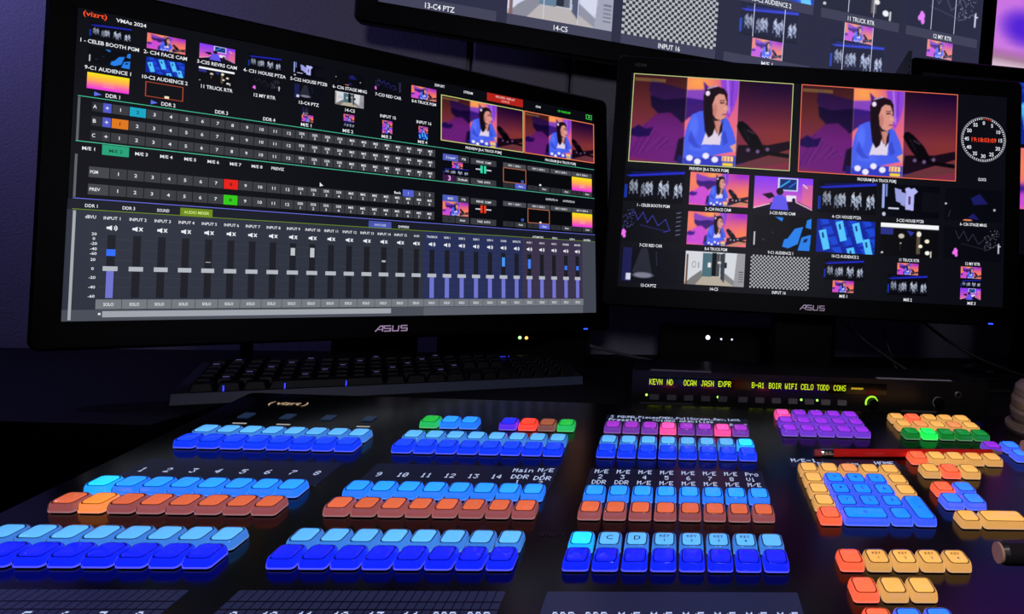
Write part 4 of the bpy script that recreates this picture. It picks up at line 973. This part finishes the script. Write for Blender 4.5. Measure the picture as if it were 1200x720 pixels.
GLED = mat('green_led', (0, 0, 0), .5, emit=(.45, 1, .12), strength=1.8)
for px in (759, 841, 939, 958): MB().lathe([(.0015, 0), (.0014, -.0010), (.0005, -.0016)], 12, axis='y', cx=icx(px2x(px)), cy=-.0500, cz=.0135).obj('green_light', GLED, ic)
def arc_ring(cx, cz, r0, r1, a0, a1, m, name):
    mb = MB(); n = 24; v = []
    for i in range(n + 1):
        a = math.radians(a0 + (a1 - a0) * i / n); w_ = r1 if i < n * .8 else r1 - (r1 - r0) * .5
        for r_, y in ((r0, -.0500), (w_, -.0500), (w_, -.0512), (r0, -.0512)): v.append((cx + r_ * math.cos(a), y, cz + r_ * math.sin(a)))
    f = []
    for i in range(n):
        for j in range(4): f.append((i * 4 + j, i * 4 + (j + 1) % 4, (i + 1) * 4 + (j + 1) % 4, (i + 1) * 4 + j))
    mb.add(v, f); return mb.obj(name, m, ic)
kx = icx(px2x(1024))
kn = MB().lathe([(.0062, 0), (.0060, -.008), (.0050, -.0095)], 28, axis='y', cx=kx, cy=-.050, cz=.0125).obj('volume_knob', PLASTIC, ic)
arc_ring(kx, .0125, .0072, .0092, 200, 20, mat('lime_ring', (0, 0, 0), .5, emit=(.42, .95, .04), strength=1.1), 'volume_ring')
kx2 = icx(px2x(1105))
MB().lathe([(.0058, 0), (.0056, -.008), (.0046, -.0095)], 28, axis='y', cx=kx2, cy=-.050, cz=.016).obj('volume_knob', PLASTIC, ic); arc_ring(kx2, .016, .0066, .0076, 230, 60, mat('grey_ring', (.22, .22, .24), .4), 'knob_scale')
MB().lathe([(.0045, 0), (.0045, -.0015), (.0028, -.002), (.0026, .002)], 24, axis='y', cx=icx(px2x(1129)), cy=-.0500, cz=.027).obj('headset_socket', mat('socket_metal', (.2, .2, .21), .35, .8), ic)
TAPE = mat('label_tape', (.42, .41, .48), .8, vary=(300, .5))
for xa, xb in ((762, 832), (1030, 1122)):
    MB().box(icx(px2x(xa)), icx(px2x(xb)), -.049, -.040, H2 + .0001, H2 + .0006).obj('label_tape', TAPE, ic)
for xa, xb in ((733, 795), (1042, 1085)):
    MB().box(icx(px2x(xa)) + .02, icx(px2x(xb)) + .02, -.0512, -.0500, .002, .0045).obj('name_strip', mat('name_strip', (.06, .07, .07), .4), ic)

# ------------------------------------------------------------------ computer keyboard under the angled monitor
ky = math.radians(26.3)
KBM = Matrix.Translation((-0.527, 0.676, RZ)) @ Matrix.Rotation(ky, 4, 'Z')
kb = empty('computer_keyboard', KBM); tag(kb, 'black full size computer keyboard in the shadow under the angled monitor', 'keyboard')
KL, KD = 0.45, 0.135
mb = MB(); mb.add([(0, 0, 0), (KL, 0, 0), (KL, KD, 0), (0, KD, 0), (0, .004, .012), (KL, .004, .012), (KL, KD, .026), (0, KD, .026)], [(0, 3, 2, 1), (4, 5, 6, 7), (0, 1, 5, 4), (1, 2, 6, 5), (2, 3, 7, 6), (3, 0, 4, 7)])
mb.obj('case', mat('keyboard_case', (0.012, 0.012, 0.015), .5), kb)
MB().add([(0, -.001, .0005), (KL, -.001, .0005), (KL, .003, .0118), (0, .003, .0118), (0, .001, .0005), (KL, .001, .0005), (KL, .0045, .0118), (0, .0045, .0118)], [(0, 1, 2, 3), (3, 2, 6, 7), (0, 4, 5, 1), (4, 7, 6, 5), (0, 3, 7, 4), (1, 5, 6, 2)]).obj('front_strip_lit', mat('keyboard_strip_lit', (0.10, 0.13, 0.22), .4), kb)  # blue light of the keys put into this paler front colour
sl = math.atan2(.014, KD - .004)
kc = mat('keycap_black', (0.004, 0.004, 0.005), .45, spec=.25)
KC = {}
def cap(w):
    if w not in KC:
        KC[w] = MB().loft([rrect(w / 2, .0082, .0015, 0, 2), rrect(w / 2 - .0022, .0060, .0015, .0075, 2, 0, .0006), rrect(w / 2 - .0032, .0050, .0012, .0068, 2, 0, .0006)]).mesh('key', kc)
    return KC[w]
kw = .0187
for row in range(6):
    y = .016 + row * .0195 + (.003 if row == 5 else 0); z = .012 + (y - .004) * math.tan(sl)
    if row == 0: seq = [(1.25, 3), (6.25, 1), (1.25, 4)]
    else: seq = [(1, 15)]
    x = .012
    for w, n_ in seq:
        for _ in range(n_):
            link('key', cap(round(w * kw - .0012, 5)), kb, loc=(x + w * kw / 2, y, z), rot=(sl, 0, 0)); x += w * kw
    for c in range(3 if row in (0, 4, 5, 1) else 3):
        if row == 2 or (row == 1 and c != 1): continue
        link('key', cap(round(kw - .0012, 5)), kb, loc=(.305 + c * kw, y, z), rot=(sl, 0, 0))
    if row < 5:
        for c in range(4): link('key', cap(round(kw - .0012, 5)), kb, loc=(.372 + c * kw, y, z), rot=(sl, 0, 0))
BLED = mat('keyboard_blue', (0, 0, 0), .5, emit=(.04, .05, 1), strength=1.6)
for x in (.043, .098, .158): MB().box(x - .0006, x + .0006, .0045, .0062, .0125, .0185).obj('edge_light', BLED, kb)
DLED = mat('keyboard_legend', (0, 0, 0), .5, emit=(.25, .25, .75), strength=.40)
for row in range(1, 6):
    for c in range(15):
        if (row * 7 + c * 5) % 4: continue
        y = .016 + row * .0195 + .001; z = .012 + (y - .004) * math.tan(sl) + .0078
        MB().box(-.0030, .0030, -.0006, .0006, 0, .0003).obj('key_legend', DLED, kb, loc=(.012 + (c + .5) * kw, y, z), rot=(sl, 0, 0))
for x in (.36, .372): MB().box(-.004, .004, -.0006, .0006, 0, .0004).obj('lock_light', BLED, kb, loc=(x, .121, .0262))

# ------------------------------------------------------------------ small equipment on the shelf
bx = empty('equipment_box', Matrix.Translation((-0.27, 1.075, RZ))); tag(bx, 'black equipment box with orange and green lights under the monitors', 'box')
MB().loft([rrect(.125, .035, .004, 0, 3), rrect(.125, .035, .004, .078, 3), rrect(.122, .032, .004, .080, 3)]).obj('case', PLASTIC, bx)
for x, c, n_ in ((-.006, (1, .45, .1), 'orange_led'), (-.017, (.35, 1, .3), 'green_dot')):
    MB().lathe([(.0028, 0), (.0026, -.0010)], 12, axis='y', cx=x + .03, cy=-.0350, cz=.046).obj('status_light', mat(n_, (0, 0, 0), .5, emit=c, strength=2.2), bx)
MB().box(-.06, -.02, -.0352, -.0345, .060, .068).obj('front_label', mat('pale_label', (.3, .3, .32), .7), bx)
CABLE = mat('cable_black', (.02, .02, .022), .35); CABLEG = mat('cable_grey', (.12, .12, .13), .4)
def cable(pts, r, m, label):
    P_ = [Vector(p) for p in pts]; out = []
    for i in range(len(P_) - 1):
        p0, p1, p2, p3 = P_[max(i - 1, 0)], P_[i], P_[i + 1], P_[min(i + 2, len(P_) - 1)]
        for k in range(8):
            t = k / 8
            out.append(.5 * ((2 * p1) + (p2 - p0) * t + (2 * p0 - 5 * p1 + 4 * p2 - p3) * t * t + (3 * p1 - p0 - 3 * p2 + p3) * t ** 3))
    out.append(P_[-1])
    o = MB().tube(out, r, 8).obj('cable', m, None, smooth=True)
    return tag(o, label, 'cable', 'cables behind the monitors')
cz = RZ + .0035
cable([(-.12, .905, cz + .05), (-.075, .93, cz + .036), (-.02, .97, cz + .02), (.03, 1.02, cz)], .0025, CABLEG, 'grey cable drooping between the two front monitors')
cable([(.30, 1.03, cz + .10), (.36, 1.0, cz + .05), (.43, .95, cz + .01), (.52, .92, cz), (.66, .95, cz)], .0026, CABLE, 'black cable looping down beside the multiview monitor stand')
cable([(.44, 1.06, cz + .12), (.50, 1.03, cz + .07), (.58, 1.0, cz + .03), (.70, .99, cz), (.85, 1.0, cz)], .0026, CABLE, 'black cable falling below the half hidden monitor')
cable([(.40, 1.08, cz + .09), (.41, 1.07, cz + .04), (.44, 1.05, cz), (.60, 1.04, cz)], .0022, CABLE, 'thin black cable curling on the shelf by the stand')
# network hub with white and green lights
hb = empty('network_hub', Matrix.Translation((0.14, 1.125, RZ))); tag(hb, 'small dark network hub with white and green lights behind the stand', 'network hub')
MB().loft([rrect(.16, .03, .003, 0, 3), rrect(.16, .03, .003, .072, 3)]).obj('case', PLASTIC, hb)
for x, z, c, s_, n_ in ((-.07, .054, (.8, .85, 1), 2.2, 'wl'), (-.045, .052, (.75, .8, 1), 1.4, 'wm'), (-.025, .052, (.75, .8, 1), 1.2, 'wn'), (.085, .046, (.8, .85, .9), 1.5, 'wo'), (.14, .020, (.4, 1, .5), 2.0, 'wg')):
    rr = .0042 if n_ == 'wl' else .0019
    MB().lathe([(rr, 0), (rr * .9, -.0008)], 12, axis='y', cx=x, cy=-.0300, cz=z).obj('status_light', mat('hub_' + n_, (0, 0, 0), .5, emit=c, strength=s_), hb)
# thin pole behind the angled monitor
pl = empty('cable_pole', Matrix.Translation((-0.66, 0.985, RZ))); tag(pl, 'thin black upright pole against the wall below the angled monitor', 'pole')
MB().lathe([(.0001, 0), (.03, 0), (.03, .004), (.008, .006), (.008, .5), (.0001, .5)], 20).obj('post', PLASTIC, pl)
